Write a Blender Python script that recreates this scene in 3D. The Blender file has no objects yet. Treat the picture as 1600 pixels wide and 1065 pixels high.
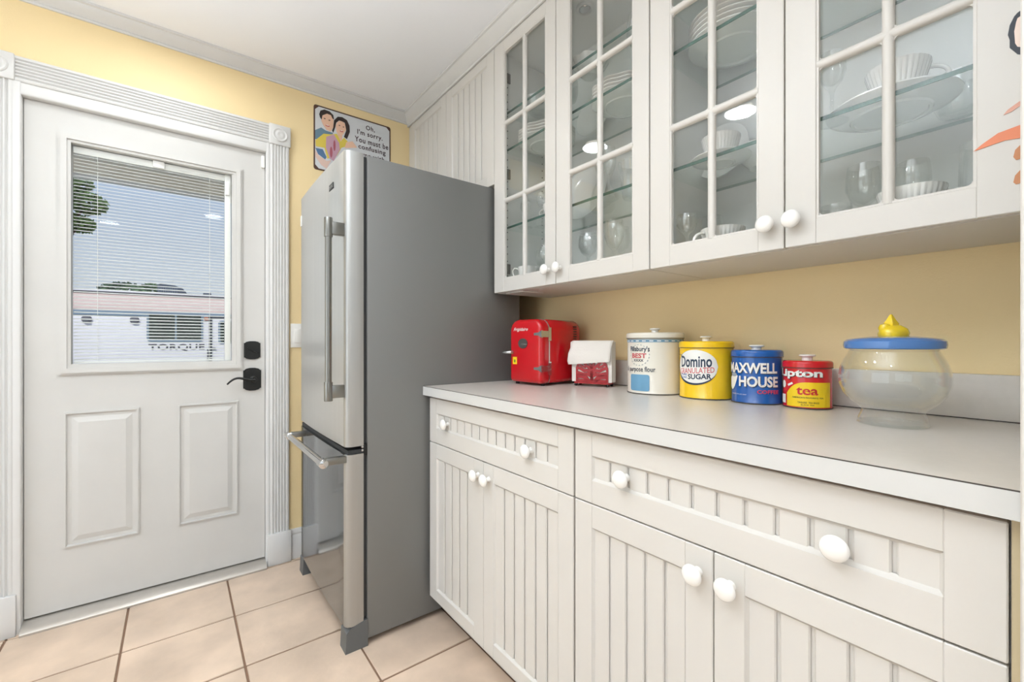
import bpy, bmesh, math, random
from mathutils import Vector, Matrix
random.seed(7)
S = bpy.context.scene
C = S.collection
PI = math.pi
def R(d): return math.radians(d)

# ------------------------------------------------------------ camera
EYE = 1.10
cam = bpy.data.cameras.new('camera'); camo = bpy.data.objects.new('camera', cam); C.objects.link(camo)
YAW = math.atan2(523.0, 683.0)
camo.location = (0, 0, EYE); camo.rotation_euler = (PI/2, 0, -YAW)
cam.sensor_width = 36; cam.lens = 683.0/1600*36; cam.shift_y = 2.5/1600; cam.clip_start = .02; cam.clip_end = 300
S.camera = camo

# ------------------------------------------------------------ world, lights, exposure
S.view_settings.view_transform = 'Standard'; S.view_settings.look = 'None'
S.view_settings.gamma = 1; S.view_settings.use_curve_mapping = False
S.view_settings.exposure = 0.13
S.cycles.transparent_max_bounces = 40
def srgb(r, g, b):
    f = lambda c: (c/255/12.92) if c/255 <= .04045 else ((c/255+.055)/1.055)**2.4
    return (f(r), f(g), f(b), 1)
w = bpy.data.worlds.new('sky'); S.world = w; w.use_nodes = True
nt = w.node_tree; nt.nodes.clear()
N = nt.nodes.new; L = nt.links.new
o_ = N('ShaderNodeOutputWorld'); bg = N('ShaderNodeBackground'); tc = N('ShaderNodeTexCoord'); sx = N('ShaderNodeSeparateXYZ')
ramp = N('ShaderNodeValToRGB'); ramp.color_ramp.elements[0].position = 0.0; ramp.color_ramp.elements[0].color = srgb(206, 210, 216)
ramp.color_ramp.elements[1].position = .45; ramp.color_ramp.elements[1].color = srgb(142, 172, 214)
ns = N('ShaderNodeTexNoise'); ns.inputs['Scale'].default_value = 3.0; ns.inputs['Detail'].default_value = 6
cr = N('ShaderNodeValToRGB'); cr.color_ramp.elements[0].position = .52; cr.color_ramp.elements[1].position = .72
mx = N('ShaderNodeMix'); mx.data_type = 'RGBA'; mx.inputs[7].default_value = srgb(225, 230, 236)
L(tc.outputs['Generated'], sx.inputs[0]); L(sx.outputs[2], ramp.inputs[0]); L(tc.outputs['Generated'], ns.inputs['Vector'])
L(ns.outputs[0], cr.inputs[0]); L(cr.outputs[0], mx.inputs[0]); L(ramp.outputs[0], mx.inputs[6]); L(mx.outputs[2], bg.inputs[0]); L(bg.outputs[0], o_.inputs[0])
bg.inputs[1].default_value = 0.95

def light(name, typ, loc, rot, energy, color=(1, 1, 1), size=.2, size_y=None, spread=None, angle=None):
    l = bpy.data.lights.new(name, typ); l.energy = energy; l.color = color
    if typ == 'AREA':
        l.size = size
        if size_y: l.shape = 'RECTANGLE'; l.size_y = size_y
        else: l.shape = 'DISK'
        if spread: l.spread = R(spread)
    if typ == 'SUN': l.angle = R(angle or 1)
    o = bpy.data.objects.new(name, l); C.objects.link(o); o.location = loc; o.rotation_euler = rot
    return o
light('sun', 'SUN', (0, -5, 10), (R(48), 0, R(-22)), 2.2, (1, .96, .9), angle=1.0)
# area lights at two unseen windows; the rear one is added fill
light('patio_daylight', 'AREA', (-2.13, 1.05, 1.15), (0, R(-90), 0), 17, (.88, .95, 1), 1.7, 2.2)
light('rear_fill', 'AREA', (-.5, -2.5, 1.55), (R(90), 0, 0), 9, (.88, .95, 1), 2.6, 1.6)
# added upward fill off the ceiling, standing in for a bounced flash
light('ceiling_fill', 'AREA', (-.75, .5, 1.25), (R(180), 0, 0), 44, (.85, .935, 1), .6, spread=125)
DOWN = [(-.35, 1.2), (-.95, -.1), (.3, -.6), (-.03, 2.02), (-.6, -1.6)]
for i, (x, y) in enumerate(DOWN):
    light('downlight', 'AREA', (x, y, 2.425), (0, 0, 0), (6 if i == 0 else 3), (.90, .955, 1), .16, spread=170)

# ------------------------------------------------------------ materials
MATS = {}
def pm(name, col, rough=.5, metal=0, spec=.5, var=0, vscale=5, bump=0, bscale=80, coat=0, trans=None, objvar=0, aniso=0, stretch=None, emit=None, world=False):
    if name in MATS: return MATS[name]
    m = bpy.data.materials.new(name); m.use_nodes = True
    t = m.node_tree; p = t.nodes['Principled BSDF']
    if len(col) == 3: col = srgb(*col)
    p.inputs['Base Color'].default_value = col; p.inputs['Roughness'].default_value = rough
    p.inputs['Metallic'].default_value = metal; p.inputs['Specular IOR Level'].default_value = spec
    p.inputs['Coat Weight'].default_value = coat; p.inputs['Coat Roughness'].default_value = .08
    if aniso: p.inputs['Anisotropic'].default_value = aniso
    tcn = t.nodes.new('ShaderNodeTexCoord'); mp = t.nodes.new('ShaderNodeMapping')
    if world: t.links.new(t.nodes.new('ShaderNodeNewGeometry').outputs['Position'], mp.inputs[0])
    else: t.links.new(tcn.outputs['Object'], mp.inputs[0])
    if stretch: mp.inputs['Scale'].default_value = stretch
    if var or objvar:
        n = t.nodes.new('ShaderNodeTexNoise'); n.inputs['Scale'].default_value = vscale; n.inputs['Detail'].default_value = 5
        t.links.new(mp.outputs[0], n.inputs['Vector'])
        mr = t.nodes.new('ShaderNodeMapRange'); mr.inputs[1].default_value = .3; mr.inputs[2].default_value = .7
        mr.inputs[3].default_value = 1-var; mr.inputs[4].default_value = 1+var
        t.links.new(n.outputs[0], mr.inputs[0]); val = mr.outputs[0]
        if objvar:
            oi = t.nodes.new('ShaderNodeObjectInfo'); mr2 = t.nodes.new('ShaderNodeMapRange')
            mr2.inputs[3].default_value = 1-objvar; mr2.inputs[4].default_value = 1+objvar
            t.links.new(oi.outputs['Random'], mr2.inputs[0]); mu = t.nodes.new('ShaderNodeMath'); mu.operation = 'MULTIPLY'
            t.links.new(val, mu.inputs[0]); t.links.new(mr2.outputs[0], mu.inputs[1]); val = mu.outputs[0]
        hs = t.nodes.new('ShaderNodeHueSaturation'); hs.inputs['Color'].default_value = col
        t.links.new(val, hs.inputs['Value']); t.links.new(hs.outputs[0], p.inputs['Base Color'])
    if bump:
        n2 = t.nodes.new('ShaderNodeTexNoise'); n2.inputs['Scale'].default_value = bscale; n2.inputs['Detail'].default_value = 4
        t.links.new(mp.outputs[0], n2.inputs['Vector'])
        b = t.nodes.new('ShaderNodeBump'); b.inputs['Strength'].default_value = bump; b.inputs['Distance'].default_value = .002
        t.links.new(n2.outputs[0], b.inputs['Height']); t.links.new(b.outputs[0], p.inputs['Normal'])
    if emit: p.inputs['Emission Color'].default_value = (1, .93, .84, 1); p.inputs['Emission Strength'].default_value = emit
    MATS[name] = m
    return m
def glassmat(name, tint, gloss_col=(1, 1, 1, 1), lo=.04, hi=.6, power=3.0, rough=.02, haze=0.0, hazecol=(.8, .82, .8, 1)):
    """thin clear glass: clear seen straight on, more reflective and denser towards its silhouette"""
    m = bpy.data.materials.new(name); m.use_nodes = True; t = m.node_tree; t.nodes.clear()
    o = t.nodes.new('ShaderNodeOutputMaterial'); tr = t.nodes.new('ShaderNodeBsdfTransparent'); g = t.nodes.new('ShaderNodeBsdfGlossy')
    tr.inputs[0].default_value = tint; g.inputs[0].default_value = gloss_col; g.inputs['Roughness'].default_value = rough
    lw = t.nodes.new('ShaderNodeLayerWeight'); lw.inputs[0].default_value = .5
    pw = t.nodes.new('ShaderNodeMath'); pw.operation = 'POWER'; pw.inputs[1].default_value = power
    mr = t.nodes.new('ShaderNodeMapRange'); mr.inputs[3].default_value = lo; mr.inputs[4].default_value = hi
    mixs = t.nodes.new('ShaderNodeMixShader')
    t.links.new(lw.outputs['Facing'], pw.inputs[0]); t.links.new(pw.outputs[0], mr.inputs[0]); t.links.new(mr.outputs[0], mixs.inputs[0])
    base = tr.outputs[0]
    if haze:
        d = t.nodes.new('ShaderNodeBsdfDiffuse'); d.inputs[0].default_value = hazecol
        mh = t.nodes.new('ShaderNodeMixShader'); mh.inputs[0].default_value = haze
        t.links.new(tr.outputs[0], mh.inputs[1]); t.links.new(d.outputs[0], mh.inputs[2]); base = mh.outputs[0]
    t.links.new(base, mixs.inputs[1]); t.links.new(g.outputs[0], mixs.inputs[2]); t.links.new(mixs.outputs[0], o.inputs[0])
    MATS[name] = m
    return m
wallw_m = pm('off_white_wall_paint', (226, 224, 218), .6, bump=.2, bscale=200)
wall_m = pm('yellow_wall_paint', (243, 219, 168), .6, var=.02, vscale=3, bump=.25, bscale=220)
ceil_m = pm('ceiling_paint', (246, 247, 250), .8, bump=.1)
trim_m = pm('white_trim_paint', (216, 215, 212), .38, var=.015, vscale=12)
door_m = pm('white_door_paint', (205, 203, 198), .42, var=.02, vscale=6)
cab_m = pm('cabinet_white', (211, 207, 200), .34, var=.01, vscale=4)
cabin_m = pm('cabinet_interior', (230, 230, 226), .5)
lam_m = pm('countertop_laminate', (214, 207, 198), .28, var=.02, vscale=60)
edge_m = pm('countertop_edge', (206, 205, 201), .35)
seam_m = pm('dark_seam', (70, 62, 56), .6)
wood_m = pm('raw_board', (150, 106, 66), .7, var=.1, vscale=30)
tile_m = pm('beige_tile', (216, 193, 171), .40, var=.17, vscale=4.5, objvar=.04, bump=.6, bscale=25, world=True)
grout_m = pm('grout', (140, 112, 92), .9, bump=.5, bscale=300)
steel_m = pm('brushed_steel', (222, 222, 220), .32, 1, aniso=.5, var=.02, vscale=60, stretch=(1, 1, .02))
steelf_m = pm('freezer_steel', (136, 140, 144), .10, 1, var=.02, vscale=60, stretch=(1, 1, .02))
handle_m = pm('handle_steel', (140, 140, 136), .3, 1)
chrome_m = pm('chrome', (205, 205, 205), .12, 1)
fside_m = pm('grey_painted_steel', (126, 126, 124), .42, .25, bump=.15, bscale=500)
gask_m = pm('dark_gasket', (44, 46, 48), .5)
plastic_g = pm('grey_plastic', (98, 100, 100), .5)
black_m = pm('black_metal', (30, 31, 30), .4, .3)
porc_m = pm('white_porcelain', (236, 234, 229), .16, coat=.4)
knob_m = pm('knob_ceramic', (240, 238, 233), .2, coat=.3)
pane_m = glassmat('window_glass', (.985, .99, .985, 1), lo=.007, hi=.3, power=3.5)
cabpane_m = glassmat('cabinet_glass', (.985, .99, .985, 1), lo=.03, hi=.45, power=3.2)
shelf_m = glassmat('shelf_glass', (.95, .975, .965, 1), lo=.03, hi=.35, power=3)
shelfe_m = pm('shelf_glass_edge', (58, 92, 80), .5, spec=.2)
ware_m = glassmat('glassware', (.97, .975, .97, 1), lo=.05, hi=.85, power=3.2, rough=.06, haze=.03, hazecol=(.9, .92, .92, 1))
cut_m = glassmat('cut_glassware', (.94, .95, .945, 1), lo=.10, hi=.8, power=2.2, rough=.08, haze=.12, hazecol=(.9, .92, .92, 1))
bowlg_m = glassmat('bowl_glass', (.975, .985, .98, 1), lo=.035, hi=.75, power=3.0, rough=.02)
red_m = pm('red_gloss', (198, 2, 20), .2, coat=.35)
redlac_m = pm('red_lacquer', (168, 16, 22), .35, coat=.1)
napkin_m = pm('paper_napkin', (236, 230, 221), .8, bump=.3, bscale=150)
cream_tin = pm('cream_tin', (226, 220, 206), .22, coat=.3)
yellow_tin = pm('yellow_tin', (246, 200, 20), .22, coat=.3)
blue_tin = pm('blue_tin', (22, 90, 168), .22, coat=.3)
red_tin = pm('red_tin', (208, 28, 36), .22, coat=.3)
wht = pm('print_white', (240, 238, 232), .35)
ink = pm('print_black', (30, 34, 44), .4)
blue_print = pm('print_slate_blue', (112, 148, 172), .4)
redp = pm('print_red', (206, 44, 48), .4)
pinkred = pm('print_pinkish_red', (206, 96, 100), .4)
yel = pm('print_yellow', (246, 208, 32), .35)
navy = pm('print_navy', (34, 52, 76), .4)
blue_lid = pm('blue_glazed_ceramic', (76, 124, 186), .15, coat=.6)
yellow_cer = pm('yellow_glazed_ceramic', (240, 206, 40), .2, coat=.5)
slat_m = pm('blind_slat', (232, 232, 228), .5)

# ------------------------------------------------------------ mesh helpers
class MB:
    def __init__(self): self.bm = bmesh.new()
    def box(self, x0, x1, y0, y1, z0, z1, bev=0, seg=2):
        r = bmesh.ops.create_cube(self.bm, size=1)
        vs = r['verts']
        for v in vs:
            v.co.x = x0 + (v.co.x+.5)*(x1-x0); v.co.y = y0 + (v.co.y+.5)*(y1-y0); v.co.z = z0 + (v.co.z+.5)*(z1-z0)
        if bev:
            es = list({e for v in vs for e in v.link_edges})
            bmesh.ops.bevel(self.bm, geom=es, offset=bev, segments=seg, affect='EDGES', profile=.5)
        return self
    def frustum(self, a, b, d0, d1, sl, face='y'):
        """raised field with sloped sides: a=(x0,z0) b=(x1,z1); depth d0 -> d1"""
        (x0, z0), (x1, z1) = a, b
        pts = [(x0, z0), (x1, z0), (x1, z1), (x0, z1)]; q = [(x0+sl, z0+sl), (x1-sl, z0+sl), (x1-sl, z1-sl), (x0+sl, z1-sl)]
        f = (lambda u, v, d: (u, d, v)) if face == 'y' else (lambda u, v, d: (d, u, v))
        A = [self.bm.verts.new(f(u, v, d0)) for u, v in pts]; B = [self.bm.verts.new(f(u, v, d1)) for u, v in q]
        for i in range(4): self.bm.faces.new((A[i], A[(i+1) % 4], B[(i+1) % 4], B[i]))
        self.bm.faces.new(B); self.bm.faces.new(A[::-1]); return self
    def prism(self, poly, f, t0, t1):
        """poly of 2D points, f(u,v,t)->xyz, extruded from t0 to t1"""
        A = [self.bm.verts.new(f(u, v, t0)) for u, v in poly]; B = [self.bm.verts.new(f(u, v, t1)) for u, v in poly]
        n = len(poly)
        for i in range(n): self.bm.faces.new((A[i], A[(i+1) % n], B[(i+1) % n], B[i]))
        self.bm.faces.new(B); self.bm.faces.new(A[::-1]); return self
    def lathe(self, prof, seg=32, c=(0, 0, 0), mod=None, M=None, sx=1, sy=1):
        """prof: list of (r,z); mod(theta,z,i)->radius factor"""
        rings = []
        for i, (r, z) in enumerate(prof):
            if r < 1e-6: rings.append([self._v((0, 0, z), c, M)])
            else:
                ring = []
                for k in range(seg):
                    th = 2*PI*k/seg; rr = r*(mod(th, z, i) if mod else 1)
                    ring.append(self._v((rr*math.cos(th)*sx, rr*math.sin(th)*sy, z), c, M))
                rings.append(ring)
        for a, b in zip(rings, rings[1:]):
            if len(a) == 1 and len(b) == 1: continue
            for k in range(seg):
                k2 = (k+1) % seg
                if len(a) == 1: self.bm.faces.new((a[0], b[k2], b[k]))
                elif len(b) == 1: self.bm.faces.new((a[k], a[k2], b[0]))
                else: self.bm.faces.new((a[k], a[k2], b[k2], b[k]))
        if len(rings[0]) > 1: self.bm.faces.new(rings[0][::-1])
        if len(rings[-1]) > 1: self.bm.faces.new(rings[-1])
        return self
    def _v(self, p, c, M):
        v = Vector(p)
        if M is not None: v = M @ v
        return self.bm.verts.new(v + Vector(c))
    def tube(self, path, r, seg=10, cap=True):
        path = [Vector(p) for p in path]; n = len(path); rs = r if isinstance(r, (list, tuple)) else [r]*n
        rings = []; up = None
        for i, p in enumerate(path):
            d = (path[min(i+1, n-1)] - path[max(i-1, 0)]).normalized()
            if up is None:
                up = Vector((0, 0, 1)) if abs(d.z) < .9 else Vector((1, 0, 0))
            s = d.cross(up).normalized(); up = s.cross(d).normalized()
            rings.append([self.bm.verts.new(p + (s*math.cos(2*PI*k/seg) + up*math.sin(2*PI*k/seg))*rs[i]) for k in range(seg)])
        for a, b in zip(rings, rings[1:]):
            for k in range(seg): self.bm.faces.new((a[k], a[(k+1) % seg], b[(k+1) % seg], b[k]))
        if cap: self.bm.faces.new(rings[0][::-1]); self.bm.faces.new(rings[-1])
        return self
    def quad(self, pts): self.bm.faces.new([self.bm.verts.new(p) for p in pts]); return self
    def build(self, name, mat, parent=None, loc=None, smooth=40, local=False, recalc=True):
        if recalc: bmesh.ops.recalc_face_normals(self.bm, faces=self.bm.faces)
        me = bpy.data.meshes.new(name); self.bm.to_mesh(me); self.bm.free()
        if smooth and len(me.polygons):
            me.polygons.foreach_set('use_smooth', [True]*len(me.polygons)); me.set_sharp_from_angle(angle=R(smooth))
        me.materials.append(mat)
        return link(name, me, parent, loc, local)
def world_inv(parent):
    o = parent; M = Matrix.Identity(4)
    while o is not None:
        M = Matrix.LocRotScale(o.location, o.rotation_euler, o.scale) @ M; o = o.parent
    return M.inverted()
def link(name, me, parent=None, loc=None, local=False):
    """meshes are written in world coordinates; local=True keeps them in the parent's own frame"""
    o = bpy.data.objects.new(name, me); C.objects.link(o)
    if parent is not None:
        if not local: me.transform(world_inv(parent))
        o.parent = parent
    if loc: o.location = loc
    return o
def tag(o, label=None, cat=None, group=None, kind=None):
    if label: o['label'] = label
    if cat: o['category'] = cat
    if group: o['group'] = group
    if kind: o['kind'] = kind
    return o
def empty(name, loc, label=None, cat=None, group=None, rz=0, kind=None):
    o = bpy.data.objects.new(name, None); o.empty_display_size = .05; C.objects.link(o); o.location = loc; o.rotation_euler = (0, 0, rz)
    return tag(o, label, cat, group, kind)
def struct(o): o['kind'] = 'structure'; return o
def recenter(o):
    """put a top-level mesh's origin at its base"""
    me = o.data; vs = [v.co for v in me.vertices]
    c = Vector(((min(v.x for v in vs)+max(v.x for v in vs))/2, (min(v.y for v in vs)+max(v.y for v in vs))/2, min(v.z for v in vs)))
    me.transform(Matrix.Translation(-c)); o.location = c; return o
def frame_poly(b, f, x0, x1, z0, z1, wd, t0, t1):
    """rectangular ring"""
    for q in ([(x0, z0), (x1, z0), (x1-wd, z0+wd), (x0+wd, z0+wd)], [(x1, z0), (x1, z1), (x1-wd, z1-wd), (x1-wd, z0+wd)],
              [(x1, z1), (x0, z1), (x0+wd, z1-wd), (x1-wd, z1-wd)], [(x0, z1), (x0, z0), (x0+wd, z0+wd), (x0+wd, z1-wd)]):
        b.prism(q, f, t0, t1)
def text_mesh(body, x0, x1, z0, z1, bold=0, shear=0, spacing=1, res=3, depth=0):
    """flat lettering fitted to a box; returns (verts2d, faces)"""
    cu = bpy.data.curves.new('lettering', 'FONT'); cu.body = body; cu.size = 1; cu.offset = bold; cu.shear = shear
    cu.space_character = spacing; cu.resolution_u = res; cu.fill_mode = 'FRONT'
    ob = bpy.data.objects.new('lettering', cu); C.objects.link(ob)
    bpy.context.view_layer.update()
    me = bpy.data.meshes.new_from_object(ob.evaluated_get(bpy.context.evaluated_depsgraph_get()))
    V = [v.co.copy() for v in me.vertices]; F = [list(p.vertices) for p in me.polygons]
    bpy.data.objects.remove(ob); bpy.data.curves.remove(cu); bpy.data.meshes.remove(me)
    ax, bx = min(v.x for v in V), max(v.x for v in V); ay, by = min(v.y for v in V), max(v.y for v in V)
    return [(x0+(v.x-ax)/(bx-ax)*(x1-x0), z0+(v.y-ay)/(by-ay)*(z1-z0)) for v in V], F
def put2d(name, V, F, f, mat, parent, local=False):
    me = bpy.data.meshes.new(name); me.from_pydata([f(u, v) for u, v in V], [], F); me.update(); me.materials.append(mat)
    return link(name, me, parent, None, local)
def grid2d(x0, x1, top, bot, n=24):
    """area between two curves as columns: for rounded or wrapped print"""
    V = []; F = []
    for i in range(n+1):
        x = x0+(x1-x0)*i/n; V += [(x, bot(x)), (x, top(x))]
        if i: a = 2*(i-1); F.append([a, a+2, a+3, a+1])
    return V, F
def ellipse2d(cx, cz, rx, rz, n=28):
    g = lambda x: math.sqrt(max(0, 1-((x-cx)/rx)**2))
    return grid2d(cx-rx*.9999, cx+rx*.9999, lambda x: cz+rz*g(x), lambda x: cz-rz*g(x), n)
def rrect(x0, x1, z0, z1, r, n=6):
    P = []
    for cx, cz, a in ((x1-r, z1-r, 0), (x0+r, z1-r, 90), (x0+r, z0+r, 180), (x1-r, z0+r, 270)):
        for k in range(n+1): t = R(a+90*k/n); P.append((cx+r*math.cos(t), cz+r*math.sin(t)))
    return P

# ============================================================ ROOM SHELL
WY = 2.455      # door wall
WX = 1.425      # cabinet wall
CZ = 2.455      # ceiling
floor = struct(MB().box(-2.2, WX+.1, -2.6, WY+.12, -.08, -.004).build('floor', grout_m))
G = .344; gx0 = -.160; gy0 = 2.076
tile_meshes = []
for k in range(4):
    b = MB().box(0, G-.006, 0, G-.006, -.004, 0, .0016, 1)
    tile_meshes.append(b)
protos = []
ntile = 0
for i in range(-6, 5):
    for j in range(-13, 2):
        x0 = gx0+i*G+.0035; x1 = x0+G-.007; y0 = gy0+j*G+.0045; y1 = y0+G-.009
        x0 = max(x0, -2.195); x1 = min(x1, WX); y0 = max(y0, -2.595); y1 = min(y1, WY)
        if x1-x0 < .03 or y1-y0 < .03: continue
        key = (round(x1-x0, 3), round(y1-y0, 3))
        me = next((m for kk, m in protos if kk == key), None)
        if me is None:
            o = MB().box(0, x1-x0, 0, y1-y0, -.006, random.uniform(-.0002, .0002), .0016, 1).build('tile', tile_m, floor, local=True)
            protos.append((key, o.data)); o.location = (x0, y0, 0)
        else:
            o = link('tile', me, floor, (x0, y0, 0), True)
        ntile += 1
for m in tile_meshes: m.bm.free()
struct(MB().box(-2.3, WX+.1, -2.7, WY+.12, CZ, CZ+.1).build('ceiling', ceil_m))
# door wall with the doorway
DX0, DX1, DZ = -.478, .361, 2.05
b = MB().box(-2.3, DX0, WY, WY+.12, -.08, CZ).box(DX1, WX+.1, WY, WY+.12, -.08, CZ).box(DX0, DX1, WY, WY+.12, DZ, CZ)
struct(b.build('wall_front', wall_m))
struct(MB().box(WX, WX+.1, -2.7, WY+.12, -.08, CZ).build('wall_right', wall_m))
# left wall with patio window opening, back wall with the added window's opening
b = MB().box(-2.3, -2.2, -2.7, -.1, -.08, CZ).box(-2.3, -2.2, 2.2, WY, -.08, CZ).box(-2.3, -2.2, -.1, 2.2, 2.25, CZ).box(-2.3, -2.2, -.1, 2.2, -.08, .1)
struct(b.build('wall_left', wallw_m))
b = MB().box(-2.2, -1.9, -2.7, -2.6, -.08, CZ).box(.9, WX, -2.7, -2.6, -.08, CZ).box(-1.9, .9, -2.7, -2.6, 2.35, CZ).box(-1.9, .9, -2.7, -2.6, -.08, .55)
struct(b.build('wall_back', wallw_m))
b = MB(); frame_poly(b, lambda u, v, t: (t, u, v), -.1, 2.2, .1, 2.25, .05, -2.29, -2.21); b.box(-2.28, -2.22, 1.03, 1.07, .15, 2.2)
win1 = struct(b.build('window_1', trim_m)); MB().box(-2.253, -2.249, -.05, 2.15, .15, 2.2).build('pane', pane_m, win1)
b = MB(); frame_poly(b, lambda u, v, t: (u, t, v), -1.9, .9, .55, 2.35, .05, -2.69, -2.61); b.box(-.52, -.48, -2.68, -2.62, .6, 2.3)
win2 = struct(b.build('window_2', trim_m)); MB().box(-1.85, .85, -2.653, -2.649, .6, 2.3).build('pane', pane_m, win2)  # unseen window put in as the place of the rear fill

# --- crown moulding
def crown_prof(d, h):   # (out from wall, up) polygon
    return [(0, 0), (.008, 0), (.010, .006), (.008, .012), (.014, .016), (d*.55, h*.50), (d*.80, h*.70), (d*.84, h*.80), (d, h*.84), (d, h), (0, h)]
cb = 2.398
struct(MB().prism(crown_prof(.052, CZ-cb), lambda u, v, t: (t, WY-u, cb+v), -2.2, 1.11).build('trim_1', trim_m, smooth=30))
struct(MB().prism(crown_prof(.048, CZ-2.3862), lambda u, v, t: (1.1003-u, t, 2.3862+v), -.6, WY-.0).build('trim_2', trim_m, smooth=30))

# --- door casing: fluted legs, head, corner blocks, plinths
def flute_prof(wd, d=.018, n=5):
    m = .010; pts = [(0, 0), (0, d-.004), (.004, d)]
    gw = (wd-2*m)/n
    for k in range(n):
        a = m+k*gw
        pts += [(a+gw*.12, d), (a+gw*.28, d-.005), (a+gw*.5, d-.007), (a+gw*.72, d-.005), (a+gw*.88, d)]
    pts += [(wd-.004, d), (wd, d-.004), (wd, 0)]
    return pts
def leg_casing(x0, x1, name):
    b = MB().prism(flute_prof(x1-x0, .021), lambda u, v, t: (x0+u, WY-v, t), .152, 2.083)
    return struct(b.build(name, trim_m, smooth=50))
leg_casing(.363, .449, 'trim_3'); leg_casing(-.576, -.488, 'trim_4')
b = MB().prism(flute_prof(.096, .021, 6), lambda u, v, t: (t, WY-v, 2.083+u), -.488, .360)
struct(b.build('trim_5', trim_m, smooth=50))
for k, (x0, x1) in enumerate(((.358, .455), (-.582, -.484))):
    b = MB().box(x0, x1, WY-.027, WY, 2.082, 2.182, .004)
    Mr = Matrix.Rotation(R(90), 3, 'X')
    b.lathe([(.034, 0), (.034, .003), (.030, .006), (.026, .003), (.022, .002), (.017, .005), (.012, .007), (.006, .004), (0, .004)], 28, ((x0+x1)/2, WY-.027, 2.132), M=Mr)
    struct(b.build('trim_%d' % (6+k), trim_m, smooth=50))
for k, (x0, x1) in enumerate(((.352, .457), (-.60, -.480))):
    b = MB().box(x0, x1, WY-.030, WY, 0, .155, .003)
    struct(b.build('trim_%d' % (8+k), trim_m))
# jamb with rounded stop
b = MB()
b.prism(rrect(.346, .366, 2.436, 2.52, .006, 3), lambda u, v, t: (u, v, t), .0, 2.084)
b.prism(rrect(-.496, -.468, 2.436, 2.52, .006, 3), lambda u, v, t: (u, v, t), .0, 2.084)
b.prism(rrect(2.4367, 2.519, 2.037, 2.0835, .006, 3), lambda u, v, t: (t, u, v), -.4695, .3475)
struct(b.build('trim_10', trim_m))
# threshold
b = MB().prism([(2.405, 0), (2.405, .008), (2.418, .020), (2.46, .034), (2.53, .034), (2.53, 0)], lambda u, v, t: (t, u, v), -.468, .346)
struct(b.build('trim_11', pm('threshold_aluminium', (188, 182, 174), .3, .6)))
# baseboards
bbp = [(0, 0), (.014, 0), (.014, .115), (.010, .122), (.012, .130), (.006, .150), (0, .150)]
struct(MB().prism(bbp, lambda u, v, t: (t, WY-u, v), .457, WX).build('baseboard_front', trim_m, smooth=30))
struct(MB().prism(bbp, lambda u, v, t: (t, WY-u, v), -2.2, -.60).build('baseboard_front_left', trim_m, smooth=30))
struct(MB().prism(bbp, lambda u, v, t: (-2.2+u, t, v), -2.6, -.1).build('baseboard_left', trim_m, smooth=30))

# ============================================================ BACK DOOR
SY = 2.464     # face of the slab
door = empty('door_1', (-.06, SY, .035), kind='structure')
gx = (-.338, .207); gz = (1.013, 1.900)
b = MB().box(-.466, gx[0], SY, SY+.044, .04, 2.036).box(gx[1], .344, SY, SY+.044, .04, 2.036).box(gx[0], gx[1], SY, SY+.044, .04, gz[0]).box(gx[0], gx[1], SY, SY+.044, gz[1], 2.036)
b.build('door_slab', door_m, door, smooth=0)
# lite frame, stepped
b = MB()
f = lambda u, v, t: (u, SY-t, v)
frame_poly(b, f, -.373, .248, .972, 1.936, .036, -.002, .010); frame_poly(b, f, -.366, .241, .979, 1.929, .018, .009, .016)
frame_poly(b, f, -.345, .214, 1.006, 1.907, .008, -.02, .006)
b.build('lite_frame', door_m, door, smooth=0)
MB().box(gx[0], gx[1], SY+.010, SY+.013, gz[0], gz[1]).build('inner_pane', pane_m, door)
MB().box(gx[0], gx[1], SY+.036, SY+.039, gz[0], gz[1]).build('outer_pane', pane_m, door)
for (x0, x1) in ((-.360, -.128), (.001, .233)):
    b = MB(); z0, z1 = .281, .823
    frame_poly(b, f, x0, x1, z0, z1, .010, -.001, .005); frame_poly(b, f, x0+.004, x1-.004, z0+.004, z1-.004, .004, .004, .008)
    b.frustum((x0+.022, z0+.022), (x1-.022, z1-.022), SY+.0005, SY-.006, .022)
    b.build('raised_panel', door_m, door, smooth=0)
# mini blind between the panes
blind = MB().box(gx[0]+.004, gx[1]-.028, SY+.016, SY+.033, 1.868, 1.896, .002).build('mini_blind', slat_m, door)
sl = MB().prism([(-.0065, 0), (0, .0011), (.0065, 0), (.0065, .0004), (0, .0015), (-.0065, .0004)], lambda u, v, t: (t, u, v), gx[0]+.005, gx[1]-.030)
M2 = Matrix.Rotation(R(21), 4, 'X')
for v in sl.bm.verts: v.co = M2 @ v.co
slo = sl.build('slat', slat_m, blind, local=True, smooth=30)
inv = world_inv(blind)
nsl = 61
for k in range(nsl):
    z = 1.030+k*(1.862-1.030)/(nsl-1)
    o = slo if k == 0 else link('slat', slo.data, blind, None, True)
    o.location = inv @ Vector((0, SY+.0245, z))
MB().box(gx[0]+.005, gx[1]-.030, SY+.017, SY+.032, 1.016, 1.024, .001).build('bottom_rail', slat_m, blind)
for x in (-.262, .120): MB().tube([(x, SY+.017, 1.02), (x, SY+.017, 1.87)], .0009, 6).build('ladder_cord', slat_m, blind)
MB().box(gx[1]-.028, gx[1]-.004, SY+.013, SY+.034, 1.015, 1.898, .002).build('side_track', slat_m, door)
MB().box(gx[1]-.026, gx[1]-.010, SY+.004, SY+.012, 1.80, 1.86, .002).build('blind_slider', slat_m, door)
MB().box(-.085, -.045, SY+.006, SY+.012, 1.868, 1.898, .002).build('blind_clip', slat_m, door)
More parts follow.
